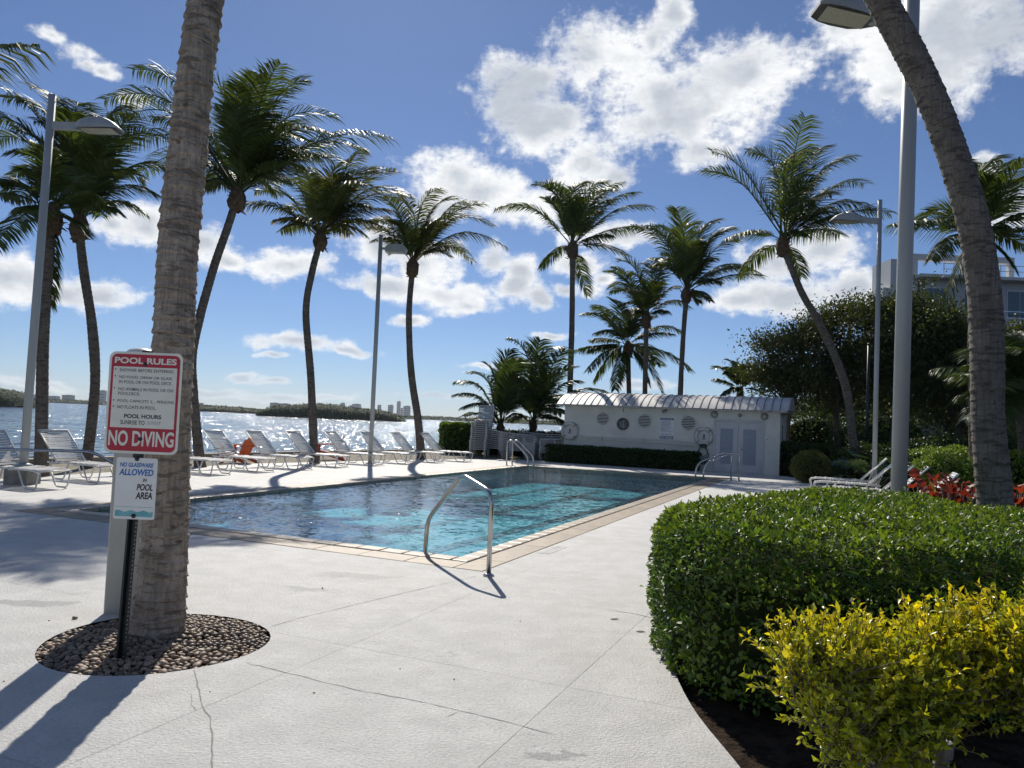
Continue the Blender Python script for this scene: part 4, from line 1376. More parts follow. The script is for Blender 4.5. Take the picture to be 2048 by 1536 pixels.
# life rings with badges
for (px, py, r_, lab) in ((1140, 862, 0.30, 'white life ring on the pool house wall near the stacked loungers'), (1408, 873, 0.285, 'white life ring hanging above the green garden hose')):
    c_ = hroot('life_ring', px, py, lab, 'life ring', group='life rings on the pool house')
    mb = MB()
    pts = [(math.cos(2 * math.pi * k / 36) * r_, -0.06, math.sin(2 * math.pi * k / 36) * r_) for k in range(36)]
    mb.tube(pts, 0.055, 10, False, True, True)
    mb.build('ring', MT['lifering'], c_)
    rp = []
    for k in range(48):
        th = 2 * math.pi * k / 48
        q = r_ + 0.062 + 0.018 * math.cos(4 * th + math.pi)
        rp.append((math.cos(th) * q, -0.06, math.sin(th) * q))
    mb = MB()
    mb.tube(rp, 0.009, 5, False, True, True)
    mb.build('rope', MT['rope'], c_)
    for k in range(4):
        th = math.pi / 4 + k * math.pi / 2
        mb = MB()
        mb.tube([(math.cos(th + s) * r_, -0.06, math.sin(th + s) * r_) for s in (-.12, 0, .12)], 0.059, 10, False, True)
        mb.build('band', MT['rope'], c_)
    mb = MB()
    disc(mb, 0, -0.004, 0, r_ * .48, 0.012)
    bd = mb.build('badge', MT['clockface'], c_)
    mb = MB()
    mb.prism([(-.04, -0.02, -.02), (.05, -0.02, -.03), (.03, -0.02, .07), (-.01, -0.02, .10)], (0, 0, 0), (0, -.004, 0))
    mb.prism([(-.07, -0.02, -.07), (.04, -0.02, -.08), (.05, -0.02, -.05), (-.06, -0.02, -.045)], (0, 0, 0), (0, -.004, 0))
    mb.build('emblem', MT['signnavy'], bd)
    mb = MB()
    mb.prism([(-.03, -0.02, -.115), (.03, -0.02, -.115), (.025, -0.02, -.09), (-.025, -0.02, -.09)], (0, 0, 0), (0, -.004, 0))
    mb.build('emblem_base', MT['badge_red'], bd)


def wall_line(pxs, y=-0.07):
    out = []
    for (px, py) in pxs:
        x, z = hp(px, py)
        out.append(V((x, y, z)))
    return out


# rescue poles on brackets
for (pxs, lab) in (([(1153, 872), (1240, 876), (1320, 880), (1386, 884.5), (1397, 891), (1397, 903), (1388, 911)], 'long white rescue pole with a hooked end, upper of two on the pool house wall'),
                   ([(1173, 877), (1260, 882), (1396, 892)], 'long straight white pole hung below the hooked rescue pole')):
    P = wall_line(pxs)
    o = P[0].copy()
    w = HL + HX * o.x + VV * o.y
    rt_ = empty('rescue_pole', (w.x, w.y, o.z), HRZ, lab, 'pole')
    mb = MB()
    mb.tube(fillet([p - o for p in P], 0.12, 5), 0.018, 8)
    mb.build('shaft', MT['white'], rt_)
    for px in (1205, 1289):
        x, _ = hp(px, 880)
        t = (x - P[0].x) / (P[-1].x - P[0].x) if len(P) == 3 else None
        # bracket height on the shaft
        for a, b in zip(P[:-1], P[1:]):
            if a.x <= x <= b.x:
                z = a.z + (b.z - a.z) * (x - a.x) / (b.x - a.x)
                mb = MB()
                mb.tube([(0, 0.069, -.03), (0, -.03, -.03), (0, -.03, 0.03)], 0.009, 6)
                mb.build('bracket', MT['steel'], rt_, (x - o.x, 0, z - o.z))
                break

# coiled hose on a hanger
hs_ = hroot('garden_hose', 1407, 895, 'coiled dark green garden hose on a wall hanger beside the grey double door', 'hose', -0.09)
rh = random.Random(4)
for k in range(6):
    w_, h_ = 0.21 + rh.uniform(-.03, .03), 0.62 + rh.uniform(-.08, .06)
    mb = MB()
    pts = []
    for q in range(28):
        th = 2 * math.pi * q / 28
        sq = 0.75 + .25 * math.sin(th) if math.sin(th) < 0 else 1
        pts.append((w_ * math.cos(th) * (1 - 0.25 * max(0, math.sin(th))), -0.012 * k + rh.uniform(-.008, .008), -h_ / 2 + 0.03 + h_ / 2 * math.sin(th)))
    mb.tube(pts, 0.014, 6, False, True, True)
    mb.build('coil', MT['hose'], hs_)
for k, (a, b) in enumerate(((-.28, .14), (-.36, .15))):
    mb = MB()
    mb.tube([(-b, -0.03, a + .05), (-b * .5, -0.035, a - .03), (0, -0.035, a - .05), (b * .5, -0.035, a - .03), (b, -0.03, a + .05)], 0.013, 6)
    mb.build('coil', MT['hose'], hs_)
mb = MB()
mb.box((0, 0.03, 0.06), (0.26, 0.11, 0.14), bev=0.02)
mb.box((0, -0.04, 0.11), (0.24, 0.03, 0.05), bev=0.008)
mb.build('hanger', MT['post'], hs_)


# ---------------------------------------------------------------- lettering
def letter(body, w_, h_, mat, parent, loc, bold=0.0, name='lettering', thick=0.0012, shear=0.0):
    cu = bpy.data.curves.new('txt', 'FONT')
    cu.body = body
    cu.size = 1.0
    cu.align_x = 'LEFT'
    cu.offset = bold
    cu.shear = shear
    cu.resolution_u = 4
    ob = bpy.data.objects.new('txt', cu)
    me = bpy.data.meshes.new_from_object(ob)
    bpy.data.objects.remove(ob)
    bpy.data.curves.remove(cu)
    co = np.empty(len(me.vertices) * 3, dtype=np.float32)
    me.vertices.foreach_get('co', co)
    co = co.reshape(-1, 3)
    lo, hi = co.min(0), co.max(0)
    co[:, 0] = (co[:, 0] - (lo[0] + hi[0]) / 2) / max(1e-6, hi[0] - lo[0]) * w_
    if h_:
        co[:, 1] = (co[:, 1] - (lo[1] + hi[1]) / 2) / max(1e-6, hi[1] - lo[1]) * h_
    out = np.stack([co[:, 0], np.full(len(co), 0.0), co[:, 1]], 1)
    me.vertices.foreach_set('co', out.astype(np.float32).ravel())
    me.update()
    me.materials.clear()
    me.materials.append(mat)
    me.name = name
    return link(name, me, parent, loc)


def rrect(w_, h_, r_, k=6):
    pts = []
    for (cx, cz, a0_) in ((w_ / 2 - r_, h_ / 2 - r_, 0), (-w_ / 2 + r_, h_ / 2 - r_, 90), (-w_ / 2 + r_, -h_ / 2 + r_, 180), (w_ / 2 - r_, -h_ / 2 + r_, 270)):
        for i in range(k + 1):
            a = R(a0_ + 90 * i / k)
            pts.append((cx + r_ * math.cos(a), cz + r_ * math.sin(a)))
    return pts


def plate(w_, h_, r_, y0, y1, mat, name, parent, loc=(0, 0, 0), cz=0.0, cx=0.0):
    mb = MB()
    mb.prism([(x + cx, 0, z + cz) for x, z in reversed(rrect(w_, h_, r_))], (0, y0, 0), (0, y1, 0))
    # prism faces: make sure the front (towards -y) is proud
    return mb.build(name, mat, parent, loc)


# pool rules board on the pool house
c_ = hroot('wall_sign', 1333.5, 857, 'white pool rules board with navy print on the pool house wall', 'sign', -0.006)
sw_, sh_ = 0.54, 0.83
plate(sw_, sh_, 0.01, 0.0, -0.006, MT['signpaper'], 'board', c_)
plate(sw_ - .03, 0.085, 0.004, -0.0065, -0.0085, MT['signnavy'], 'header_band', c_, cz=sh_ / 2 - .06)
letter('POOL RULES', 0.42, 0.05, MT['signpaper'], c_, (0, -0.011, sh_ / 2 - .06), 0.02)
rl = random.Random(3)
for k in range(13):                                # print too small to read
    wl_ = sw_ * rl.uniform(.6, .82) if k not in (8, 11) else sw_ * .3
    mb = MB()
    mb.box((-sw_ * .42 + wl_ / 2, -0.008, sh_ / 2 - .15 - k * .031), (wl_, 0.002, 0.009))
    mb.build('print_line', MT['signnavy'], c_)
letter('POOL CAPACITY 25', 0.42, 0.035, MT['signnavy'], c_, (0, -0.009, -sh_ / 2 + .20), 0.02)
plate(sw_ - .03, 0.115, 0.004, -0.0065, -0.0085, MT['signnavy'], 'footer_band', c_, cz=-sh_ / 2 + .075)
letter('NO DIVING', 0.46, 0.078, MT['signpaper'], c_, (0, -0.011, -sh_ / 2 + .075), 0.03)

# ---------------------------------------------------------------- loungers
def lounger_parts(back_ang, simple=False):
    """dict of shared meshes for a strap lounger; x runs head to foot, y across, z up"""
    W2 = 0.32
    hinge = V((0.66, 0, 0.335))
    bl = 0.85
    top = hinge + V((-math.cos(back_ang), 0, math.sin(back_ang))) * bl
    out = {}
    mb = MB()
    for s in (-1, 1):
        y = s * W2
        mb.tube(fillet([(0.42, y, 0.325), (1.0, y, 0.335), (1.80, y, 0.335), (1.96, y, 0.30)], .1, 4), 0.0155, 7)
    for x in (0.5, 1.2, 1.93):
        z = 0.318 if x > 1.9 else 0.31
        mb.tube([(x, -W2, z), (x, W2, z)], 0.012, 6)
    out['seat_frame'] = mb.data('seat_frame', MT['white'])
    mb = MB()
    for s in (-1, 1):
        y = s * (W2 - 0.004)
        mb.tube([hinge + V((0.03, y, .012)), top + V((0, y, 0.012))], 0.0155, 7)
    mb.tube([top + V((0, -W2, .012)), top + V((0, W2, .012))], 0.0155, 7)
    out['back_frame'] = mb.data('back_frame', MT['white'])
    mb = MB()
    mid_ = hinge.lerp(top, .45)
    for s in (-1, 1):
        mb.tube([mid_ + V((0, s * .27, 0)), V((0.5, s * .27, .32))], 0.008, 5)
    out['back_prop'] = mb.data('back_prop', MT['white'])
    for nm, pts in (('front_leg', [(1.955, .30), (1.90, .014), (1.60, .014), (1.43, .32)]), ('rear_leg', [(1.02, .32), (0.90, .014), (0.62, .014), (0.46, .32)])):
        mb = MB()
        mb.tube(fillet([(x, 0, z) for x, z in pts], 0.06, 4), 0.0145, 7)
        out[nm] = mb.data(nm, MT['white'])
    mb = MB()
    vs, fs = [], []
    ny = 8
    for i in range(ny + 1):
        y = -W2 + 2 * W2 * i / ny
        sag = -0.016 * (1 - (y / W2) ** 2)
        for dx in (-0.0245, 0.0245):
            vs.append((dx, y, 0.018 + sag))
    for i in range(ny + 1):
        y = -W2 + 2 * W2 * i / ny
        sag = -0.016 * (1 - (y / W2) ** 2)
        for dx in (-0.0245, 0.0245):
            vs.append((dx, y, 0.0135 + sag))
    b = 2 * (ny + 1)
    for i in range(ny):
        fs += [(2 * i, 2 * i + 1, 2 * i + 3, 2 * i + 2), (b + 2 * i + 2, b + 2 * i + 3, b + 2 * i + 1, b + 2 * i)]
        fs += [(2 * i, 2 * i + 2, b + 2 * i + 2, b + 2 * i), (2 * i + 1, b + 2 * i + 1, b + 2 * i + 3, 2 * i + 3)]
    mb.add(vs, fs, False)
    out['strap'] = mb.data('strap', MT['strap'])
    sp_ = []
    nb = 13
    for k in range(nb):
        p = hinge.lerp(top, (k + .8) / (nb + .3))
        sp_.append(((p.x, 0, p.z), -(math.pi - back_ang) if False else back_ang))
    ns = 19
    for k in range(ns):
        x = 0.72 + (1.92 - 0.72) * (k + .5) / ns
        z = 0.335 if x < 1.8 else 0.335 - (x - 1.8) * .2
        sp_.append(((x, 0, z), 0.0))
    return out, sp_


LP, LS = lounger_parts(R(46))


def lounger(foot, axis, label, group, parts=LP, straps=LS, seat_only=False, rr=random.Random(2)):
    """foot: ground point below the middle of the foot end; axis: direction head to foot"""
    ax = V((axis[0], axis[1], 0)).normalized()
    o = V((foot[0], foot[1], 0)) - ax * 1.96
    rz = math.atan2(ax.y, ax.x) + rr.uniform(-.02, .02)
    root = empty('lounge_chair', (o.x, o.y, 0.0), rz, label, 'lounger', group)
    link('seat_frame', parts['seat_frame'], root)
    link('back_frame', parts['back_frame'], root)
    link('back_prop', parts['back_prop'], root)
    for s in (-1, 1):
        link('leg', parts['front_leg'], root, (0, s * .30, 0))
        link('leg', parts['rear_leg'], root, (0, s * .30, 0))
    for (p, a) in straps:
        link('strap', parts['strap'], root, p, (rr.uniform(-.03, .03), a + rr.uniform(-.02, .02), 0))
    return root


ROWG = 'white strap loungers lined up along the seawall'
row = [(9.45, 1.80, 'nearest white lounger at the left edge, only its seat and feet in view'),
       (9.85, 3.40, 'white strap lounger behind the left lamp pole, backrest up'),
       (9.80, 4.95, 'white strap lounger just left of the pool rules sign'),
       (10.0, 6.45, 'white lounger hidden by the thick grey trunk, only its foot end showing on the right'),
       (10.0, 7.95, 'white strap lounger just right of the thick grey trunk'),
       (9.95, 9.40, 'white strap lounger left of the orange resin chair'),
       (9.95, 11.05, 'white strap lounger between the orange chair and the straight palm trunk'),
       (9.8, 12.70, 'white strap lounger left of the red chair, just past the straight palm trunk'),
       (9.6, 14.35, 'white strap lounger directly behind the middle lamp pole'),
       (9.45, 16.0, 'white strap lounger between the middle lamp pole and the slim palm trunk'),
       (9.1, 17.45, 'last white lounger of the seawall row, nearest the hedge')]
for (u_, v_, lab) in row:
    lounger(uv(u_, v_ + 0.32), -UU, lab, ROWG)
RG = 'white loungers at the planting bed on the right'
for (px, py, lab) in ((1620, 955, 'far white lounger at the right bed, backrest behind the slim lamp pole'), (1628, 962, 'second white lounger at the right bed, touching the far one'),
                      (1645, 973, 'third white lounger at the right bed, backrest behind the thick lamp pole'), (1654, 982, 'fourth white lounger at the right bed, half hidden by the front hedge'), (1672, 1003, 'nearest white lounger at the right bed, only its backrest above the hedge')):
    p = gnd(px, py, 0.33)
    lounger((p.x, p.y), UU, lab, RG)

# stacks of folded loungers by the hedge: every one of them is a lounger
FP, FS = lounger_parts(R(4))
mbs = MB()
for (p, a) in FS:
    mbs.box((p[0], 0, p[2] + .012), (0.05, 0.62, 0.005))
STRAPBED = mbs.data('strap_bed', MT['strap'])
ORD = ['lowest', 'second', 'third', 'fourth', 'fifth', 'sixth', 'seventh', 'eighth', 'ninth', 'tenth', 'eleventh', 'twelfth', 'thirteenth', 'fourteenth', 'fifteenth', 'sixteenth', 'seventeenth']


def stack(org, rz, n_, dz, where, drift=(0, 0), tilt=0.0, seed=0):
    rr = random.Random(seed)
    for k in range(n_):
        nm = ORD[k] if k < n_ - 1 else 'topmost'
        lab = f'{nm} white lounger in {where}' if nm in ('lowest', 'topmost') else f'{nm} white lounger from below in {where}'
        root = empty('lounge_chair', (org[0] + drift[0] * k + rr.uniform(-.012, .012), org[1] + drift[1] * k, k * dz), rz + rr.uniform(-.012, .012), lab, 'lounger', 'stacked white loungers')
        root.rotation_euler[1] = tilt * k / n_
        link('seat_frame', FP['seat_frame'], root)
        link('back_frame', FP['back_frame'], root)
        link('strap_bed', STRAPBED, root)
        for s in (-1, 1):
            link('leg', FP['front_leg'], root, (0, s * .30, 0))
            link('leg', FP['rear_leg'], root, (0, s * .30, 0))


p = at(953, 918, 31.6)
ax = V((-0.12, -1.0, 0)).normalized()
stack((p.x - ax.x * 1.96, p.y - ax.y * 1.96), math.atan2(ax.y, ax.x), 14, 0.086, 'the tallest stack beside the hedge', (0.004, 0.0), 0.0, 1)
p0_ = at(976, 918, 32.4)
stack((p0_.x, p0_.y), R(-6), 10, 0.082, 'the side on stack next to the tallest', (0.0, 0), 0.07, 2)
p0_ = at(1046, 918, 33.8)
stack((p0_.x, p0_.y), R(-30), 9, 0.084, 'the stack behind the pool ladder rails', (0.004, 0), -0.02, 3)
p = at(1094, 922, 31.3)
ax = V((-0.25, -1.0, 0)).normalized()
stack((p.x - ax.x * 1.96, p.y - ax.y * 1.96), math.atan2(ax.y, ax.x), 7, 0.085, 'the low stack at the pool house corner', (0, 0), 0.0, 4)
# one lounger thrown on top of the tallest stack with its back up
p = at(953, 918, 31.6)
ax = V((-0.12, -1.0, 0)).normalized()
rt_ = lounger((0, 0), (-.25, -1), 'white lounger lying on the tallest stack with its backrest raised', 'stacked white loungers')
rt_.location = (p.x - ax.x * 1.96 + .05, p.y - ax.y * 1.96, 14 * .086)
rt_.rotation_euler[2] = math.atan2(ax.y, ax.x) + .06

# ---------------------------------------------------------------- adirondack chairs
def adirondack(pos, face, label, mat):
    """face: direction the sitter looks"""
    f = V((face[0], face[1], 0)).normalized()
    root = empty('adirondack_chair', (pos[0], pos[1], -0.02), math.atan2(f.y, f.x), label, 'chair')
    # x forward, y across
    for k in range(6):                       # seat slats, sloping down to the back
        x = 0.30 - k * 0.095
        mb = MB()
        mb.box((0, 0, 0), (0.083, 0.50, 0.02), Matrix.Rotation(R(-14), 3, 'Y'))
        mb.build('seat_slat', mat, root, (x, 0, 0.335 + (x - .30) * .25))
    for k in range(5):                       # fanned back slats with rounded tops
        y = (k - 2) * 0.10
        ht = 0.66 - 0.035 * (k - 2) ** 2
        mb = MB()
        fan = 1 + .12
        prof = [(-.043, 0), (.043, 0), (.047, ht - .04), (.03, ht - .012), (0, ht), (-.03, ht - .012), (-.047, ht - .04)]
        mb.prism([(0, a, b) for a, b in prof], (-.01, 0, 0), (.01, 0, 0))
        mb.build('back_slat', mat, root, (-0.22, y, 0.24), (R(-(k - 2) * 2.2), R(-26), 0))
    for s in (-1, 1):
        mb = MB()
        mb.prism([(0.36, s * .235, .52), (0.36, s * .36, .52), (-0.36, s * .33, .52), (-0.36, s * .265, .52)][::s], (0, 0, 0), (0, 0, .022))
        mb.build('arm', mat, root)
        mb = MB()
        mb.box((0.30, s * .285, 0.26), (0.10, 0.025, 0.52))
        mb.build('leg', mat, root)
        mb = MB()
        mb.prism([(0.36, s * .265, .26), (0.36, s * .265, .34), (-0.50, s * .265, .10), (-0.58, s * .265, 0.0), (-0.48, s * .265, 0.0)], (0, -.012, 0), (0, .012, 0))
        mb.build('leg', mat, root)
    mb = MB()
    mb.box((-0.36, 0, 0.50), (0.03, 0.62, 0.05))
    mb.build('back_rail', mat, root)
    return root


q = uv(12.95, 10.35)
adirondack((q.x, q.y), (UU.x * .9 - .1, UU.y * .5 + .1), 'orange resin adirondack chair facing the bay, left of the straight palm trunk', MT['orange'])
q = uv(12.55, 14.1)
adirondack((q.x, q.y), (-0.97, -.22), 'red slatted adirondack chair beside the middle lamp pole', MT['red_resin'])

# ---------------------------------------------------------------- pool rails
def rail(label, polys, flanges, r_=0.0245):
    o = V(flanges[0])
    root = empty('pool_rail', (o.x, o.y, 0), 0, label, 'handrail')
    for pl in polys:
        mb = MB()
        mb.tube(fillet([V(p) - V((o.x, o.y, 0)) for p in pl], 0.13, 7), r_, 14)
        mb.build('tube', MT['steel'], root)
    for fl in flanges:
        mb = MB()
        mb.lathe([(r_ * 2.3, 0.0), (r_ * 2.3, 0.010), (r_ * 1.9, 0.018), (r_ * 1.15, 0.03)], 20, V(fl) - V((o.x, o.y, 0)))
        mb.build('flange', MT['steel'], root)
    return root


b0 = gnd(977, 1152)
dr = V((-0.80, 1.22, 0)).normalized()
e0 = b0 + dr * 1.5
rail('bent steel grab rail at the near corner of the pool', [[b0, b0 + V((0, 0, .82)), b0 + dr * .62 + V((0, 0, .955)), b0 + dr * 1.36 + V((0, 0, .38)), b0 + dr * 1.42 + V((0, 0, -0.5))]], [b0])
# far left ladder rails
polys, fls = [], []
for off in (0, 0.2):
    a = gnd(1013, 931) + V((off * .95, -off * .1, 0))
    d = V((1.0, -0.42, 0)).normalized()
    fls.append(a)
    polys.append([a, a + V((0, 0, .86)), a + d * .2 + V((0, 0, .88)), a + d * .78 + V((0, 0, .36)), a + d * .80 + V((0, 0, -.35))])
rail('pair of steel ladder rails at the far corner of the pool by the stacked loungers', polys, fls)
# far right rails
polys, fls = [], []
for off in (0, 0.34):
    a = gnd(1462, 962) + V((off * .8, off * .35, 0))
    d = V((-1.0, 0.12, 0)).normalized()
    fls.append(a)
    polys.append([a, a + V((0, 0, .80)), a + d * .22 + V((0, 0, .86)), a + d * .95 + V((0, 0, .52)), a + d * 1.06 + V((0, 0, .3)), a + d * 1.06 + V((0, 0, -.3))])
rail('pair of steel rails at the far right pool corner, in front of the grey doors', polys, fls)
# shallow end stair rail on the left
a = uv(8.35, 0.9)
b = at(185, 903, 10.9)
s0_ = at(-120, 896, 10.6)
e_ = at(330, 985, 11.5)
rail('dark steel stair rail at the left end of the pool', [[(s0_.x, s0_.y, -.02), (s0_.x, s0_.y, s0_.z), b, e_, (e_.x + .05, e_.y + .02, -.6)]], [(s0_.x, s0_.y, 0)], 0.022)

# ---------------------------------------------------------------- lamp posts
def lamp_post(label, base, h_, side_x, kind, head_z, plinth=None, r_=0.092, lean=0.0, fw=0.0):
    root = empty('lamp_post', (base.x, base.y, 0), 0, label, 'lamp post')
    mb = MB()
    mb.tube([(0, 0, 0.0), (lean * .5, 0, h_ * .5), (lean, 0, h_)], [r_, r_ * .98, r_ * .95], 20)
    mb.build('pole', MT['pole'], root)
    if plinth:
        mb = MB()
        mb.box((0, 0, plinth / 2 - .02), (0.44, 0.44, plinth), bev=0.02)
        mb.build('plinth', MT['concrete'], root)
    mb = MB()
    mb.lathe([(r_ * 2.0, 0.0 + (plinth or 0) - .02), (r_ * 2.0, 0.02 + (plinth or 0)), (r_ * 1.05, 0.05 + (plinth or 0))], 18)
    mb.build('base_plate', MT['pole'], root)
    s = side_x
    if kind == 'arm':
        mb = MB()
        mb.box((lean + s * .30, fw * .3, head_z), (0.60, 0.09, 0.15), Matrix.Rotation(math.atan2(fw, s) if s > 0 else math.atan2(-fw, 1), 3, 'Z'), bev=.012)
        mb.build('arm', MT['pole'], root)
        hd = MB()
        secs = [(0.50, .07, .085, .06), (0.62, .16, .14, .06), (0.80, .21, .20, .07), (1.05, .22, .19, .06), (1.22, .20, .10, .05), (1.33, .15, .00, .04)]
        vs, fs = [], []
        for (x, w_, t_, b_) in secs:
            for (yy, zz) in ((-1, -b_), (-1, 0), (-.7, t_ * .8), (0, t_), (.7, t_ * .8), (1, 0), (1, -b_)):
                vs.append(V((s * x, yy * w_ + fw * x, zz if zz < 0 else zz)))
        for i in range(len(secs) - 1):
            for q in range(6):
                f_ = (i * 7 + q, i * 7 + q + 1, (i + 1) * 7 + q + 1, (i + 1) * 7 + q)
                fs.append(f_ if s < 0 else tuple(reversed(f_)))
        fs += [tuple(range(7)), tuple(range(len(secs) * 7 - 7, len(secs) * 7))]
        hd.add(vs, fs, False)
        hdo = hd.build('lamp_head', MT['pole'], root, (lean, 0, head_z))
        ln_ = MB()
        ln_.add([(s * .64, -.15 + fw * .64, -.075), (s * 1.24, -.16 + fw * 1.24, -.062), (s * 1.24, .16 + fw * 1.24, -.062), (s * .64, .15 + fw * .64, -.075)], [(0, 1, 2, 3) if s > 0 else (3, 2, 1, 0)])
        ln_.build('lens', MT['lens'], hdo)
        for yy in (-.1, .1):
            mb = MB()
            mb.tube([(lean, 0, h_ - .06), (lean + s * 1.0, yy + fw, head_z + .18)], 0.006, 4)
            mb.build('stay_wire', MT['steel'], root)
    else:
        mb = MB()
        mb.box((lean + s * .14, 0, head_z), (0.24, 0.06, 0.07))
        mb.build('arm', MT['pole'], root)
        hd = MB()
        hd.prism([(s * .18, -.19, -.12), (s * .80, -.19, -.12), (s * .86, -.19, 0.0), (s * .74, -.19, .12), (s * .30, -.19, .12), (s * .18, -.19, .02)][::(1 if s > 0 else -1)], (0, 0, 0), (0, .38, 0))
        hdo = hd.build('lamp_head', MT['pole'], root, (lean, 0, head_z))
        ln_ = MB()
        ln_.add([(s * .22, -.16, -.124), (s * .77, -.16, -.124), (s * .77, .16, -.124), (s * .22, .16, -.124)], [(3, 2, 1, 0)])
        ln_.build('lens', MT['lens'], hdo)
        mb = MB()
        mb.tube([(s * .5, 0, .12), (s * .5, 0, .22), (s * .44, 0, .22), (s * .44, 0, .12)], 0.012, 5)
        mb.build('lifting_eye', MT['steel'], hdo)
    return root


p = gnd(44, 968)
tz = at(105, 190, p.y)
lamp_post('grey lamp post at the far left with a shaded arm reaching right', p, tz.z, 1, 'arm', at(118, 252, p.y).z, 0.34, 0.074, tz.x - p.x)
p = gnd(740, 928)
tz = at(762, 470, p.y)
lamp_post('grey lamp post with a square floodlight between the loungers and the pool', p, tz.z, 1, 'box', at(765, 497, p.y).z, None, 0.07, tz.x - p.x)
p = V((10.08, 21.0, 0))
tz = at(1760, 400, p.y)
lamp_post('slim white lamp post at the right bed with its arm reaching left', V((at(1748, 985, 21.0).x, 21.0, 0)), tz.z, -1, 'arm', at(1757, 442, p.y).z, None, 0.064, tz.x - at(1748, 985, 21.0).x)
pb = at(1794, 1090, 9.3)
tz = at(1826, -40, 9.3)
lamp_post('thick near lamp post rising behind the front hedge, cut by the top of the picture', V((pb.x, 9.3, 0)), tz.z + .3, -1, 'arm', at(1826, 52, 9.3).z, None, 0.092, tz.x - pb.x, -0.25)

# ---------------------------------------------------------------- sign post and its two signs
SY = 4.72
pbase = gnd(247, 1318)
sc_ = at(287.5, 806, SY)
post_x = pbase.x
ptop = sc_.z + 0.32
sp_root = empty('sign_post', (post_x, SY + .035, 0), 0, 'black perforated steel post standing in the pebble bed, carrying two signs', 'post')
mb = MB()
# U channel: web at the back, two flanges
lean = sc_.x - post_x - 0.0
mb2 = []
prof = [(-.032, .0), (-.032, .006), (-.018, .006), (-.012, .034), (.012, .034), (.018, .006), (.032, .006), (.032, .0), (.020, .0), (.0145, .029), (-.0145, .029), (-.020, .0)]
vs, fs = [], []
for (z, xo) in ((-.15, 0.0), (ptop * .5, lean * .5), (ptop, lean)):
    for (a, b) in prof:
        vs.append((a + xo, b - 0.03, z))
k = len(prof)
for i in range(2):
    for q in range(k):
        fs.append((i * k + q, i * k + (q + 1) % k, (i + 1) * k + (q + 1) % k, (i + 1) * k + q))
mb.add(vs, [tuple(reversed(f)) for f in fs])
mb.add([vs[2 * k + q] for q in range(k)], [tuple(range(k))])
mb.build('channel', MT['post'], sp_root)
mb = MB()
for q in range(44):
    z = 0.12 + q * 0.0254
    t = z / ptop
    mb.box((0.0255 + lean * t, -0.0315, z), (0.0045, 0.0015, 0.006))
mb.build('perforations', MT['signfaint'], sp_root)

# big sign
s1 = empty('pool_rules_sign', (sc_.x, SY, sc_.z), 0, 'red and white pool rules sign with no diving in large letters', 'sign')
SW, SH = 0.450, 0.622
plate(SW, SH, 0.042, 0.0, -0.003, MT['signwhite'], 'panel', s1)
# red frame: outer rounded rect minus the white window, as four bands
mbp = MB()
inset = 0.015
RW, RH = SW - 2 * inset, SH - 2 * inset


def fz(f):
    return SH / 2 - f * SH


plate(RW, RH, 0.034, -0.0034, -0.0042, MT['signred'], 'red_field', s1)
zt, zb = fz(0.148), fz(0.748)
plate(RW - 0.03, zt - zb, 0.004, -0.0046, -0.0056, MT['signwhite'], 'white_field', s1, cz=(zt + zb) / 2)
YL = -0.0064


def sline(txt, f, x0, w_, h_, mat, bold=0.0, shear=0.0):
    letter(txt, w_ * SW, h_ * SH, mat, s1, (-SW / 2 + (x0 + w_ / 2) * SW, YL if mat is not MT['signwhite'] else -0.0052, fz(f)), bold, shear=shear)


sline('POOL RULES', 0.086, 0.075, 0.845, 0.062, MT['signwhite'], 0.035)
for (txt, f, x0, w_) in (('SHOWER BEFORE ENTERING.', 0.182, .15, .745), ('NO FOOD, DRINK OR GLASS', 0.253, .15, .72), ('IN POOL OR ON POOL DECK .', 0.299, .15, .745), ('NO ANIMALS IN POOL OR ON', 0.370, .15, .745), ('POOLDECK.', 0.414, .15, .30), ('POOL CAPACITY 2_  PERSONS.', 0.487, .15, .775), ('NO FLOATS IN POOL.', 0.547, .15, .53)):
    sline(txt, f, x0, w_, 0.031, MT['signblack'], 0.004)
for f in (0.176, 0.243, 0.361, 0.481, 0.543):
    mb = MB()
    mb.lathe([(0.0042, 0), (0.0042, 0.0006)], 10, (-SW / 2 + .095 * SW, -0.0058, fz(f)), 'y', False)
    mb.build('bullet', MT['signblack'], s1)
sline('POOL HOURS', 0.634, .25, .505, 0.041, MT['signblack'], 0.03)
sline('SUNRISE TO', 0.696, .205, .33, 0.041, MT['signblack'], 0.008)
sline('SUNSET', 0.694, .575, .18, 0.034, MT['signfaint'], 0.004)
sline('NO DIVING', 0.852, 0.055, 0.89, 0.152, MT['signwhite'], 0.028)
for f, x in ((0.118, .49), (0.855, .49)):
    mb = MB()
    mb.lathe([(0.0125, 0.004), (0.0125, 0.0075), (0.009, 0.013), (0.001, 0.0145)], 12, (-SW / 2 + x * SW, 0, fz(f)), 'y', False)
    mb.build('bolt', MT['post'], s1)

# small sign
c2 = at(271.5, 977, SY)
s2 = empty('no_glassware_sign', (c2.x, SY - .002, c2.z), 0, 'small white no glassware sign with blue lettering and a teal wave strip', 'sign')
W2_, H2_ = 0.250, 0.372
plate(W2_, H2_, 0.013, 0.0, -0.003, MT['signpaper'], 'panel', s2)


def gz(f):
    return H2_ / 2 - f * H2_


def gline(txt, f, cx, w_, h_, mat, bold=0.0, shear=0.0):
    letter(txt, w_ * W2_, h_ * H2_, mat, s2, ((cx - .5) * W2_, -0.0042, gz(f)), bold, shear=shear)


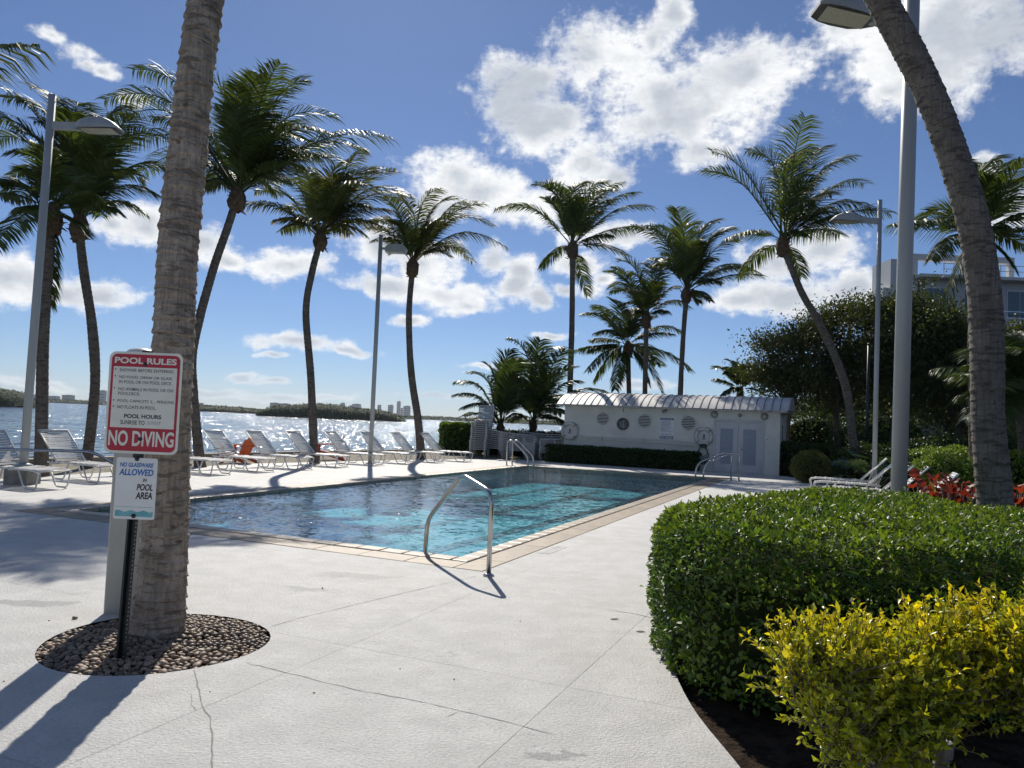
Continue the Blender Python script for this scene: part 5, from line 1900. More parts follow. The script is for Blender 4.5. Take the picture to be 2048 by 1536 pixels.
gline('NO GLASSWARE', 0.115, 0.5, 0.82, 0.072, MT['signblue'], 0.03, 0.15)
gline('ALLOWED', 0.235, 0.5, 0.84, 0.108, MT['signblue'], 0.03, 0.15)
gline('IN', 0.36, 0.72, 0.10, 0.055, MT['signmaroon'], 0.03, 0.15)
gline('POOL', 0.475, 0.73, 0.39, 0.108, MT['signmaroon'], 0.03, 0.15)
gline('AREA', 0.61, 0.72, 0.41, 0.112, MT['signmaroon'], 0.03, 0.15)
mb = MB()
mb.box((0, -0.0036, gz(.80)), (W2_ * .92, 0.0008, 0.0022))
mb.build('print_rule', MT['teal'], s2)
mb = MB()
wv_ = []
for k in range(33):
    x = -W2_ * .46 + W2_ * .92 * k / 32
    wv_.append((x, -0.0034, gz(.868) + 0.005 * math.sin(k / 32 * 6.28 * 3)))
low = [(W2_ * .46, -0.0034, gz(.955)), (-W2_ * .46, -0.0034, gz(.955))]
mb.prism(wv_ + low, (0, 0, 0), (0, -0.0008, 0))
mb.build('wave_print', MT['teal'], s2)
for f in (0.015, 0.945):
    mb = MB()
    mb.lathe([(0.014, 0.004), (0.014, 0.008), (0.009, 0.014), (0.001, 0.0155)], 12, (0.0, 0, gz(f)), 'y', False)
    mb.build('bolt', MT['post'], s2)
mb = MB()
mb.box((0, 0.004, gz(-0.03)), (0.035, 0.006, 0.03))
mb.build('clip', MT['post'], s2)

# ---------------------------------------------------------------- outdoor shower column
pc = gnd(236, 1228)
tz = at(276, 700, pc.y)
sh = empty('shower_column', (pc.x, pc.y + .11, 0), R(4), 'square cream shower column standing behind the pool rules sign', 'shower')
hh = tz.z - .02
ln2 = (tz.x - pc.x) - 0.03
mb = MB()
vs = []
for z, xo, w_ in ((0.0, 0.0, .115), (hh * .5, ln2 * .5, .112), (hh, ln2, .11)):
    for (a, b) in ((-1, -1), (1, -1), (1, 1), (-1, 1)):
        vs += [(a * (w_ - .012) + xo, b * w_, z), (a * w_ + xo, b * (w_ - .012), z)] if a * b > 0 else [(a * w_ + xo, b * (w_ - .012), z), (a * (w_ - .012) + xo, b * w_, z)]
# order corners round the section
sec = []
for z, xo, w_ in ((0.0, 0.0, .115), (hh * .5, ln2 * .5, .112), (hh, ln2, .11)):
    c = .012
    sec.append([(-w_ + c + xo, -w_, z), (w_ - c + xo, -w_, z), (w_ + xo, -w_ + c, z), (w_ + xo, w_ - c, z), (w_ - c + xo, w_, z), (-w_ + c + xo, w_, z), (-w_ + xo, w_ - c, z), (-w_ + xo, -w_ + c, z)])
vs = [p for s in sec for p in s]
fs = [(i * 8 + q, i * 8 + (q + 1) % 8, i * 8 + 8 + (q + 1) % 8, i * 8 + 8 + q) for i in range(2) for q in range(8)]
fs.append(tuple(16 + q for q in range(8)))
mb.add(vs, fs)
mb.build('column', MT['shower'], sh)
mb = MB()
mb.lathe([(0.10, 0), (0.10, 0.012), (0.08, 0.03), (0.04, 0.042), (0.001, 0.045)], 24, (ln2, 0, hh))
mb.build('cap', MT['white'], sh)
mb = MB()
mb.box((0.07, -0.1145, 0.36), (0.10, 0.002, 0.004))
mb.build('scratch', MT['post'], sh)

# ---------------------------------------------------------------- pebble bed round the trunk
pb_mb = MB()
ring_ = [peb_edge(k, 44, 1.0) for k in range(44)]
pb_mb.add([(PEB.x, PEB.y, -0.035)] + [(p.x, p.y, -0.05) for p in ring_], [(0, 1 + k, 1 + (k + 1) % 44) for k in range(44)])
pb_mb.add([(p.x, p.y, -0.06) for p in ring_] + [(p.x, p.y, -0.001) for p in ring_], [(k, (k + 1) % 44, 44 + (k + 1) % 44, 44 + k) for k in range(44)])
bed = tag(pb_mb.build('pebble_bed', MT['soil']), kind='structure')
MT['pebble'] = M('river_pebble', (0.34, 0.245, 0.165), (0.20, 0.145, 0.105), 14, 0.55, rnd=0.55, bscale=50, bstr=0.2, bdist=0.004, spec=0.4)
MT['pebble_mix'] = None
m_, n = mat_new('river_pebbles_mixed')
ri = n.node('ShaderNodeNewGeometry').outputs['Random Per Island']
c1 = n.mix(n.sstep(ri, 0.1, 0.9), (0.34, 0.245, 0.165), (0.13, 0.10, 0.078))
finish(n, c1, 0.55)
MT['pebble_mix'] = m_
rp_ = random.Random(21)
ICO = []
bmi = bmesh.new()
bmesh.ops.create_icosphere(bmi, subdivisions=2, radius=1.0)
bmi.verts.index_update()
ICO_V = np.array([v.co[:] for v in bmi.verts])
ICO_F = np.array([[v.index for v in f.verts] for f in bmi.faces])
bmi.free()
bmi = bmesh.new()
bmesh.ops.create_icosphere(bmi, subdivisions=1, radius=1.0)
bmi.verts.index_update()
ICO1_V = np.array([v.co[:] for v in bmi.verts])
ICO1_F = np.array([[v.index for v in f.verts] for f in bmi.faces])
bmi.free()
pmesh = []
for k in range(7):
    rs = np.random.RandomState(k)
    a = rs.normal(size=3)
    q = ICO_V * (1 + 0.14 * np.sin(ICO_V @ (a * 1.7) + k)[:, None])
    q = q * np.array([1.0, rs.uniform(.66, .85), rs.uniform(.45, .62)])
    pmesh.append(mesh_np('pebble', q, [ICO_F], MT['pebble'], True))
spots = []
tries = 0
TB = V((-2.33, 5.27, 0))
while len(spots) < 900 and tries < 60000:
    tries += 1
    th = rp_.uniform(0, 6.283)
    rr_ = math.sqrt(rp_.random()) * 0.985
    x, y = PEB.x + PEB_A * rr_ * math.cos(th), PEB.y + PEB_B * rr_ * math.sin(th)
    if (V((x, y, 0)) - TB).length < 0.185:
        continue
    s_ = rp_.uniform(0.017, 0.034)
    lay = 0
    ok = True
    for (a, b, c, l_) in spots:
        if (a - x) ** 2 + (b - y) ** 2 < ((c + s_) * 0.72) ** 2:
            ok = False
            break
    if ok:
        spots.append((x, y, s_, lay))
order = sorted(spots, key=lambda s: s[1] - 8 * s[2])
big_, rest = order[:300], order[300:]
for (x, y, s_, l_) in big_:
    d = 1 - ((x - PEB.x) ** 2 + (y - PEB.y) ** 2) / PEB_A ** 2
    o = link('pebble', pmesh[rp_.randrange(7)], bed, (x, y, -0.022 + 0.04 * d + rp_.uniform(0, .012)), (rp_.uniform(-.4, .4), rp_.uniform(-.4, .4), rp_.uniform(0, 6.28)), (s_, s_, s_))
vsl, fsl, nb = [], [], 0
for (x, y, s_, l_) in rest + [(PEB.x + (a - PEB.x) * .97 + rp_.uniform(-.02, .02), PEB.y + (b - PEB.y) * .97 + rp_.uniform(-.02, .02), c * .9, 1) for (a, b, c, l_) in spots]:
    if (V((x, y, 0)) - TB).length < 0.18:
        continue
    d = 1 - ((x - PEB.x) ** 2 + (y - PEB.y) ** 2) / PEB_A ** 2
    z = -0.022 + 0.04 * d + (rp_.uniform(0, .012) if l_ == 0 else -0.02)
    rot = np.array(Quaternion((rp_.uniform(-1, 1), rp_.uniform(-1, 1), rp_.uniform(-2, 2), rp_.uniform(-1, 1))).normalized().to_matrix()) if l_ else np.array(Matrix.Rotation(rp_.uniform(0, 6.28), 3, 'Z'))
    q = (ICO1_V * np.array([1, .78, .55]) * s_) @ rot.T + np.array([x, y, z])
    vsl.append(q)
    fsl.append(ICO1_F + nb)
    nb += len(q)
tag(link('pebble_fill', mesh_np('pebble_fill', np.concatenate(vsl), [np.concatenate(fsl)], MT['pebble_mix'], True), bed), kind='stuff')
# a few loose bits on the deck
for (px, py, s_, lab) in ((150, 1238, .022, 'largest loose pebble, lying on the deck left of the shower column'), (645, 1177, .010, 'tiny pebble on the deck beside the damp stain near the pool'), (98, 1242, .007, 'tiny dark speck of stone at the left, beside the largest loose pebble'),
                          (1040, 1243, .006, 'tiny pebble on the deck below the grab rail shadow'), (800, 1338, .006, 'tiny pebble alone in the middle of the deck'), (908, 1359, .006, 'tiny pebble in the middle of the deck, right of another one'),
                          (628, 1386, .007, 'tiny pebble just below the long hairline crack'), (8, 1363, .006, 'tiny pebble at the left edge between the two shadows'), (473, 1315, .009, 'tiny pebble just outside the right rim of the pebble bed'), (420, 1384, .005, 'tiny pebble right beside the wavy crack below the pebble bed')):
    p = gnd(px, py)
    lo = link('loose_pebble', pmesh[rp_.randrange(7)], None, (p.x, p.y, s_ * .45), (0, 0, rp_.uniform(0, 6)), (s_, s_, s_))
    tag(lo, lab, 'pebble', 'loose pebbles on the deck')
for (px, py, lab) in ((1228, 1239, 'dry fallen leaf on the deck, farther from the front hedge'), (1280, 1264, 'dry fallen leaf on the deck, closer to the front hedge')):
    p = gnd(px, py)
    mb = MB()
    mb.prism([(-.03, -.006, .002), (.0, -.012, .004), (.04, -.003, .003), (.02, .01, .006), (-.02, .008, .002)], (0, 0, 0), (0, 0, .002))
    o = mb.build('fallen_leaf', MT['boot'], None, (p.x, p.y, .001), (0, 0, rp_.uniform(-.3, .3)))
    tag(o, lab, 'leaf', 'fallen leaves on the deck')

# depth mark set in the deck by the coping
p = gnd(1105, 1100)
dm = empty('depth_mark', (p.x, p.y, 0), math.atan2(VV.y, VV.x), 'worn white depth mark set in the deck beside the tan coping', 'marker')
mb = MB()
mb.box((0, 0, .001), (0.62, 0.15, .004))
mb.build('tile', MT['deck'], dm)
o = letter('3 FT 0 IN', 0.56, 0.09, MT['signfaint'], dm, (0, 0, .0042), 0.01)
o.rotation_euler = (R(-90), 0, 0)

# ---------------------------------------------------------------- planting
def leaves(P, N, size, rs, asp=0.5, spread=0.7, detail=True, up=0.25, age=None, droop=0.15):
    """leaf blades at points P with outward normals N -> (verts, faces, attr)"""
    k = len(P)
    d = N * rs.uniform(0.25, 0.8, (k, 1)) + rs.normal(size=(k, 3)) * spread + np.array([0, 0, up])
    d /= np.linalg.norm(d, axis=1)[:, None]
    nn = N + rs.normal(size=(k, 3)) * 0.55 + np.array([0, 0, 0.35])
    s = np.cross(d, nn)
    s /= np.maximum(np.linalg.norm(s, axis=1)[:, None], 1e-6)
    nf = np.cross(s, d)
    L_ = (size * rs.uniform(0.65, 1.25, k))[:, None]
    w = L_ * asp * 0.5 * rs.uniform(.85, 1.15, (k, 1))
    b = P
    mid = P + d * L_ * 0.52 - nf * L_ * 0.04
    tip = P + d * L_ - nf * L_ * droop
    l_ = P + d * L_ * 0.46 - s * w + nf * w * 0.35
    r_ = P + d * L_ * 0.46 + s * w + nf * w * 0.35
    if age is None:
        age = rs.uniform(0, .7, k)
    if detail:
        v = np.stack([b, mid, tip, l_, r_], 1).reshape(-1, 3)
        i = np.arange(k)[:, None] * 5
        f = np.concatenate([i + np.array([[0, 4, 1]]), i + np.array([[1, 4, 2]]), i + np.array([[0, 1, 3]]), i + np.array([[1, 2, 3]])])
        a = np.repeat(age, 5)
    else:
        v = np.stack([b, r_, tip, l_], 1).reshape(-1, 3)
        i = np.arange(k)[:, None] * 4
        f = np.concatenate([i + np.array([[0, 1, 2]]), i + np.array([[0, 2, 3]])])
        a = np.repeat(age, 4)
    return v, f, a


def poly_resample(poly, step, closed=True):
    P = [V((p[0], p[1], 0)) for p in poly]
    # closed Catmull-Rom
    out = []
    k = len(P)
    for i in range(k):
        a, b, c, d = P[i - 1], P[i], P[(i + 1) % k], P[(i + 2) % k]
        n_ = max(2, int((c - b).length / step))
        for j in range(n_):
            t = j / n_
            out.append(0.5 * ((2 * b) + (c - a) * t + (2 * a - 5 * b + 4 * c - d) * t * t + (3 * b - a - 3 * c + d) * t ** 3))
    return np.array([[p.x, p.y] for p in out])


def inside_dist(pts, poly):
    """signed distance (positive inside) of pts to polygon and nearest outward normal"""
    a = poly
    b = np.roll(poly, -1, 0)
    d = np.full(len(pts), 1e9)
    nx = np.zeros((len(pts), 2))
    for i in range(len(a)):
        e = b[i] - a[i]
        t = np.clip(((pts - a[i]) @ e) / max(1e-9, e @ e), 0, 1)
        q = a[i] + t[:, None] * e
        v = pts - q
        dd = np.linalg.norm(v, axis=1)
        m_ = dd < d
        d[m_] = dd[m_]
        nrm = np.array([e[1], -e[0]]) / max(1e-9, np.linalg.norm(e))
        nx[m_] = nrm
    x, y = pts[:, 0], pts[:, 1]
    ins = np.zeros(len(pts), bool)
    for i in range(len(a)):
        c = ((a[i, 1] > y) != (b[i, 1] > y))
        xi = (b[i, 0] - a[i, 0]) * (y - a[i, 1]) / (b[i, 1] - a[i, 1] + 1e-12) + a[i, 0]
        ins ^= c & (x < xi)
    return np.where(ins, d, -d), nx


def hedge(name, label, poly, h, r, n_top, n_side, size, mat, seed, detail=True, asp=0.5, step=0.25, cat='hedge', z0=0.0, lump=0.04, cull=None, young=0.9, group=None, shoots=0):
    """clipped hedge over a footprint polygon: rounded shoulders, leaves as geometry over a twiggy core"""
    rs = np.random.RandomState(seed)
    pl = poly_resample(poly, step)
    ctr = pl.mean(0)
    area2 = np.sum(pl[:, 0] * np.roll(pl[:, 1], -1) - np.roll(pl[:, 0], -1) * pl[:, 1])
    if area2 < 0:
        pl = pl[::-1].copy()
    root = empty(name, (ctr[0], ctr[1], -0.03), 0, label, cat, group)
    off = np.array([ctr[0], ctr[1], -0.03])
    lo, hi = pl.min(0), pl.max(0)

    def lumps(x, y, s=0.0):
        return lump * (np.sin(x * 5.1 + 1.3 + s) * np.cos(y * 4.3 + s) + 0.6 * np.sin(x * 11 + y * 9 + s))
    Ps, Ns, Ag = [], [], []
    q = rs.uniform(lo, hi, (int(n_top * 2.2), 2))
    d, nx = inside_dist(q, pl)
    q, nx, d = q[d > 0], nx[d > 0], d[d > 0]
    q, nx, d = q[:n_top], nx[:n_top], d[:n_top]
    e = np.clip(r - d, 0, r)
    z = h - r + np.sqrt(np.maximum(0, r * r - e * e)) + lumps(q[:, 0], q[:, 1]) - rs.exponential(0.35 * size, len(q))
    N = np.concatenate([nx * (e / r)[:, None], np.sqrt(np.maximum(.05, 1 - (e / r) ** 2))[:, None]], 1)
    Ps.append(np.concatenate([q, z[:, None]], 1))
    Ns.append(N)
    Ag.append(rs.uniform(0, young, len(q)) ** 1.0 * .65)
    # shoulders: leaves spread evenly over the rounded edge
    seg_ = np.linalg.norm(np.roll(pl, -1, 0) - pl, axis=1)
    cs_ = np.concatenate([[0], np.cumsum(seg_)])
    n_sh = int(n_side * 0.55)
    u_ = rs.uniform(0, cs_[-1], n_sh)
    i_ = np.clip(np.searchsorted(cs_, u_) - 1, 0, len(pl) - 1)
    t_ = (u_ - cs_[i_]) / seg_[i_]
    a2, b2 = pl[i_], np.roll(pl, -1, 0)[i_]
    q2 = a2 + t_[:, None] * (b2 - a2)
    e3 = (b2 - a2) / np.linalg.norm(b2 - a2, axis=1)[:, None]
    nx2 = np.stack([e3[:, 1], -e3[:, 0]], 1)
    th_ = rs.uniform(-0.15, 1.2, n_sh)
    rr2 = r - rs.exponential(0.3 * size, n_sh)
    q2 = q2 + nx2 * (rr2 * np.cos(th_) - r)[:, None]
    z2 = h - r + rr2 * np.sin(th_) + lumps(q2[:, 0], q2[:, 1])
    Ps.append(np.concatenate([q2, z2[:, None]], 1))
    Ns.append(np.concatenate([nx2 * np.cos(th_)[:, None], np.sin(th_)[:, None]], 1))
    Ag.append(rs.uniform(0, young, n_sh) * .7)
    # sides
    seg = np.linalg.norm(np.roll(pl, -1, 0) - pl, axis=1)
    cs = np.concatenate([[0], np.cumsum(seg)])
    u = rs.uniform(0, cs[-1], n_side)
    i = np.clip(np.searchsorted(cs, u) - 1, 0, len(pl) - 1)
    t = (u - cs[i]) / seg[i]
    a, b = pl[i], np.roll(pl, -1, 0)[i]
    q = a + t[:, None] * (b - a)
    e2 = (b - a) / np.linalg.norm(b - a, axis=1)[:, None]
    nx = np.stack([e2[:, 1], -e2[:, 0]], 1)
    zz = rs.uniform(z0, h - r * .6, n_side)
    outw = lumps(q[:, 0] * 1.0 + zz, q[:, 1] + zz, 2.0) - rs.exponential(0.4 * size, n_side) - 0.02 * np.clip((0.3 - zz) / 0.3, 0, 1)
    q = q + nx * outw[:, None]
    Ps.append(np.concatenate([q, zz[:, None]], 1))
    Ns.append(np.concatenate([nx, np.full((n_side, 1), .15)], 1))
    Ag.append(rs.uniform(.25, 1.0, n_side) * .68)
    if shoots:                            # untrimmed new shoots standing out of the surface
        P_, N_, A_ = np.concatenate(Ps), np.concatenate(Ns), np.concatenate(Ag)
        for q_ in rs.choice(len(P_), shoots, replace=False):
            dr_ = N_[q_] * .8 + np.array([0, 0, .7]) + rs.normal(size=3) * .4
            dr_ /= np.linalg.norm(dr_)
            k_ = rs.randint(5, 10)
            ln_ = rs.uniform(.05, .12)
            tt_ = (np.arange(k_) + .5)[:, None] / k_
            Ps.append(P_[q_] + dr_ * ln_ * tt_)
            Ns.append(np.tile(dr_ * .5, (k_, 1)) + rs.normal(size=(k_, 3)) * .7)
            Ag.append(np.full(k_, .02))
    P, N, A = np.concatenate(Ps), np.concatenate(Ns), np.concatenate(Ag)
    A = np.clip(A + .22 * np.sin(P[:, 0] * 3.1 + 1.0) * np.cos(P[:, 1] * 2.7 + P[:, 2] * 3), 0, 1)
    if cull is not None:
        keep = cull(P, N)
        P, N, A = P[keep], N[keep], A[keep]
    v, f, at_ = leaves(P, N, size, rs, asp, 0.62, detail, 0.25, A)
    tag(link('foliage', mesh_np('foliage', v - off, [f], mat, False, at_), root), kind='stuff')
    # core of twigs: inset shell
    ins = max(0.05, size * 1.5)
    lvl = [(z0 if z0 > 0 else 0.0, ins * 1.6), (h * .35, ins), (h - r - .06, ins), (h - r * .75 - .05, ins + r * .4), (h - ins * 2.5, ins + r * 1.2)]
    cen = ctr
    vs, fs = [], []
    k = len(pl)
    e2 = np.roll(pl, -1, 0) - np.roll(pl, 1, 0)
    e2 /= np.linalg.norm(e2, axis=1)[:, None]
    nrm = np.stack([e2[:, 1], -e2[:, 0]], 1)
    for (z_, in_) in lvl:
        ring = pl - nrm * in_
        for p in ring:
            vs.append((p[0], p[1], z_))
    for a_ in range(len(lvl) - 1):
        for j in range(k):
            fs.append((a_ * k + j, a_ * k + (j + 1) % k, (a_ + 1) * k + (j + 1) % k, (a_ + 1) * k + j))
    top_ring = [V((p[0], p[1], 0)) for p in vs[-k:]]
    for t_ in tessellate_polygon([top_ring]):
        fs.append(tuple((len(lvl) - 1) * k + x for x in t_))
    mb = MB()
    mb.add([(p[0] - off[0], p[1] - off[1], p[2] - off[2]) for p in vs], fs)
    mb.build('twig_core', MT['hedge_core'], root)
    return root


HP = [(1.22, 4.5), (1.7, 4.25), (2.8, 4.3), (3.8, 4.4), (4.7, 4.5), (5.4, 5.0), (5.3, 6.1), (4.75, 6.75), (4.55, 7.7), (4.2, 8.6), (3.6, 8.75), (2.95, 8.1), (2.0, 7.05), (1.32, 6.3), (1.06, 5.35)]
hedge('clipped_hedge', 'big rounded green hedge in the right foreground', HP, 0.93, 0.22, 22000, 20000, 0.047, MT['hedge'], 31, True, 0.5, lump=0.032, shoots=70)
# stray shoots on the hedge
# hedge in front of the pool house
a_ = [HL + HX * 0.0 - VV * .08, HL + HX * 5.45 - VV * .08, HL + HX * 5.45 - VV * .75, HL + HX * 0.0 - VV * .75]
a_ = [HL - HX * .35 - VV * .1, HL + HX * 2.0 - VV * .1, HL + HX * 4.0 - VV * .1, HL + HX * 5.3 - VV * .12, HL + HX * 5.4 - VV * .4, HL + HX * 5.3 - VV * .75, HL + HX * 4.0 - VV * .78, HL + HX * 2.0 - VV * .76, HL - HX * .35 - VV * .74, HL - HX * .45 - VV * .4]
hedge('clipped_hedge', 'dark low hedge along the front of the pool house', [(p.x, p.y) for p in a_], 0.66, 0.08, 3800, 6500, 0.075, MT['shrub'], 32, False, 0.55, 0.5, lump=0.02)
p1, p2 = gnd(884, 906), gnd(948, 909)
hedge('clipped_hedge', 'square dark green hedge beside the tallest lounger stack, against the bay', [(p1.x, p1.y - .2), (p1.x + .9, p1.y - .3), (p2.x, p2.y - .2), (p2.x + .2, p2.y + 1.2), (p1.x + .7, p1.y + 1.4), (p1.x - .1, p1.y + .9)], 1.30, 0.14, 1800, 4200, 0.10, MT['hedge'], 33, False, 0.55, 0.5, lump=0.04)
# behind the stacks
hedge('clipped_hedge', 'dark hedge behind the stacked loungers', [(-1.2, 34.6), (0.6, 34.5), (2.6, 33.6), (3.0, 34.6), (1.0, 36.0), (-1.0, 35.8)], 1.05, 0.2, 2000, 3600, 0.10, MT['shrub'], 34, False, 0.55, 0.5, lump=0.06)


def blob_bush(name, label, c, rad, n_, size, mat, seed, detail=False, asp=0.5, cat='bush', group=None, lump=0.12, zmin=0.0, up=0.25, depth=0.12):
    """rounded shrub: leaves scattered through an uneven ellipsoid shell, with short stems"""
    rs = np.random.RandomState(seed)
    c = np.array(c, float)
    root = empty(name, (c[0], c[1], -0.03), 0, label, cat, group)
    off = np.array([c[0], c[1], -0.03])
    d = rs.normal(size=(int(n_ * 1.5), 3))
    d /= np.linalg.norm(d, axis=1)[:, None]
    ph = rs.uniform(0, 6.28, 6)
    lp = 1 + lump * (np.sin(d[:, 0] * 5 + ph[0]) * np.cos(d[:, 1] * 6 + ph[1]) + 0.7 * np.sin(d[:, 2] * 9 + d[:, 0] * 7 + ph[2])) - rs.exponential(depth, len(d))
    P = c + d * np.array(rad) * np.clip(lp, .25, 1.5)[:, None]
    k = P[:, 2] > zmin
    P, d = P[k][:n_], d[k][:n_]
    age = rs.uniform(.1, .7, len(P)) - 0.25 * np.clip(d[:, 2], 0, 1)
    v, f, a = leaves(P, d, size, rs, asp, 0.7, detail, up, np.clip(age, 0, 1))
    tag(link('foliage', mesh_np('foliage', v - off, [f], mat, False, a), root), kind='stuff')
    mb = MB()
    rr = random.Random(seed)
    for q in range(7):
        th = rr.uniform(0, 6.28)
        e = c + np.array([math.cos(th) * rad[0] * .55, math.sin(th) * rad[1] * .55, rr.uniform(0.0, .5) * rad[2]])
        b = np.array([c[0] + math.cos(th) * .08, c[1] + math.sin(th) * .08, -.03])
        m2 = (b + e) / 2 + np.array([0, 0, .1])
        mb.tube([V(b - off), V(m2 - off), V(e - off)], [0.025, 0.018, 0.006], 5)
    # dark twiggy heart
    vv_ = ICO_V * np.array(rad) * 0.66 + c
    vv_[:, 2] = np.maximum(vv_[:, 2], 0.0)
    mb.add([tuple(p) for p in vv_ - off], [tuple(t) for t in ICO_F])
    mb.build('stems', MT['hedge_core'], root)
    return root


p = gnd(1633, 968)
blob_bush('round_bush', 'rounded olive green topiary bush right of the pool house', (p.x, p.y + .5, .48), (0.58, 0.58, 0.54), 5200, 0.055, MT['olive'], 41, False, 0.5, lump=0.03, depth=0.05)
hedge('clipped_hedge', 'dark clipped hedge at the right end of the pool house', [(9.95, 27.3), (11.2, 26.9), (11.6, 27.6), (11.4, 28.8), (10.3, 29.2), (9.9, 28.4)], 1.12, 0.15, 1500, 3200, 0.085, MT['shrub'], 42, False, 0.55, 0.5, lump=0.05)
SHR = 'dark shrubs under the trees on the right'
specs = [((12.2, 26.2, .55), (1.3, .9, .75), 'dark shrub behind the olive topiary bush'), ((13.4, 23.4, .5), (1.3, 1.0, .72), 'dark shrub behind the backrests of the right loungers'),
         ((14.4, 25.6, .7), (1.6, 1.2, .95), 'dark shrub at the foot of the leaning palm'), ((12.0, 21.7, .42), (0.95, .8, .62), 'low dark shrub beside the slim lamp post'),
         ((16.8, 25.0, .8), (1.9, 1.2, 1.1), 'broad dark shrub left of the curved trunk, deep in shade'), ((19.6, 24.5, .8), (1.9, 1.2, 1.15), 'broad dark shrub right behind the curved trunk'), ((22.2, 22.5, .9), (1.9, 1.4, 1.3), 'tall dark shrub at the right edge of the picture'),
         ((13.6, 29.5, .8), (1.7, 1.3, 1.15), 'shrub in shade between the pool house and the leaning palm'),
         ((15.0, 38.0, 1.2), (2.4, 1.5, 1.7), 'tall shrub far back between the pool house and the trees'), ((19.4, 39.5, 1.4), (2.8, 1.6, 1.9), 'tall shrub far back behind the leaning palm trunk'), ((24.2, 40.0, 1.4), (2.9, 1.6, 2.0), 'tall shrub far back left of the curved trunk'), ((29.5, 39.5, 1.5), (3.2, 1.6, 2.1), 'tall shrub far back right of the curved trunk')]
for k, (c, rd, lab) in enumerate(specs):
    blob_bush('shrub', lab, c, rd, 3000, 0.13, MT['shrub'], 50 + k, False, 0.5, group=SHR)
# lime green low shrubs
for k, (px, py, Y, rd, lab) in enumerate(((1890, 945, 16.0, (0.55, .6, .36), 'lime green low shrub left of the curved trunk'), (1925, 935, 21.0, (1.1, .9, .55), 'lime green shrub just behind the curved trunk'), (2035, 940, 16.5, (.95, .75, .42), 'lime green shrub at the right edge above the red leaves'), (1870, 930, 22.5, (.9, .8, .50), 'lime green shrub furthest back, under the glossy leaves'))):
    c = at(px, py, Y)
    blob_bush('lime_shrub', lab, (c.x, c.y, max(.25, c.z)), rd, 3000, 0.085, MT['lime'], 70 + k, False, 0.55, group='lime green shrubs on the right', depth=0.08, lump=0.1)


# split-leaf plants with big glossy blades
def big_leaf_data(L_, W_, rs, lobes=7, mat=None, name='leaf'):
    """lobed heart-shaped blade on a stalk; stalk base at origin, blade along +x"""
    vs = [(0, 0, 0)]
    pts = []
    K = lobes * 2 + 1
    mid = [V((L_ * t, 0, L_ * (0.10 * math.sin(t * 2.2) - .16 * t * t))) for t in np.linspace(0, 1, K)]
    Lf, Rt = [], []
    for i, t in enumerate(np.linspace(0, 1, K)):
        env = math.sin(math.pi * (0.12 + 0.88 * t) ** 0.75) if t < 1 else 0.02
        w_ = W_ * max(0.03, env) * (1.0 if i % 2 else 0.48)
        sw = 0.10 * L_ * (1 if i % 2 else 0)
        Lf.append(mid[i] + V((sw, w_ / 2, -0.12 * w_)))
        Rt.append(mid[i] + V((sw, -w_ / 2, -0.12 * w_)))
    v = mid + Lf + Rt
    f = []
    for i in range(K - 1):
        f.append((i, i + 1, K + i + 1, K + i))
        f.append((i + 1, i, 2 * K + i, 2 * K + i + 1))
    return v, f


def leafy_plant(name, label, c, n_, L_, W_, stalk, mat, seed, lobes=7, cat='plant', group=None, spread=1.0, tilt=(15, 75), plain=False):
    rr = random.Random(seed)
    root = empty(name, (c[0], c[1], -0.03), 0, label, cat, group)
    protos = []
    for k in range(3):
        s_ = rr.uniform(.85, 1.15)
        v, f = big_leaf_data(L_ * s_, W_ * s_, rr, lobes)
        if plain:
            K = lobes * 2 + 1
            v2 = []
            for i, p in enumerate(v):
                j = i % K
                t = j / (K - 1)
                env = math.sin(math.pi * min(1, .12 + t * .88)) ** .5 if t < 1 else 0.0
                if i >= K:
                    sg = 1 if i < 2 * K else -1
                    wav = 0.10 * W_ * math.sin(j * 1.7 + k)
                    p = V((v[j].x, sg * W_ * s_ * env / 2, v[j].z + 0.15 * W_ * env + wav * env))
                v2.append(p)
            v = v2
        mb = MB()
        mb.add([tuple(p) for p in v], f, True)
        me = mb.data('leaf', mat)
        a = me.attributes.new('t', 'FLOAT', 'POINT')
        a.data.foreach_set('value', np.full(len(me.vertices), rr.uniform(0, .6), dtype=np.float32))
        protos.append(me)
    st = MB()
    for k in range(n_):
        az_ = rr.uniform(0, 6.28)
        el_ = R(rr.uniform(*tilt))
        sl_ = stalk * rr.uniform(.55, 1.1)
        tip = V((math.cos(az_) * math.cos(el_) * spread, math.sin(az_) * math.cos(el_) * spread, math.sin(el_))) * sl_
        st.tube([(0, 0, 0), tip * .5 + V((0, 0, .06)), tip + V((0, 0, .03))], [.012, .009, .006], 5)
        o = link('leaf', protos[rr.randrange(3)], root, tip + V((0, 0, .03)), (rr.uniform(-.8, .8), R(rr.uniform(-75, 10) if plain else rr.uniform(-30, 25)), az_ + rr.uniform(-.8, .8)))
    st.build('stalks', MT['twig'], root)
    return root


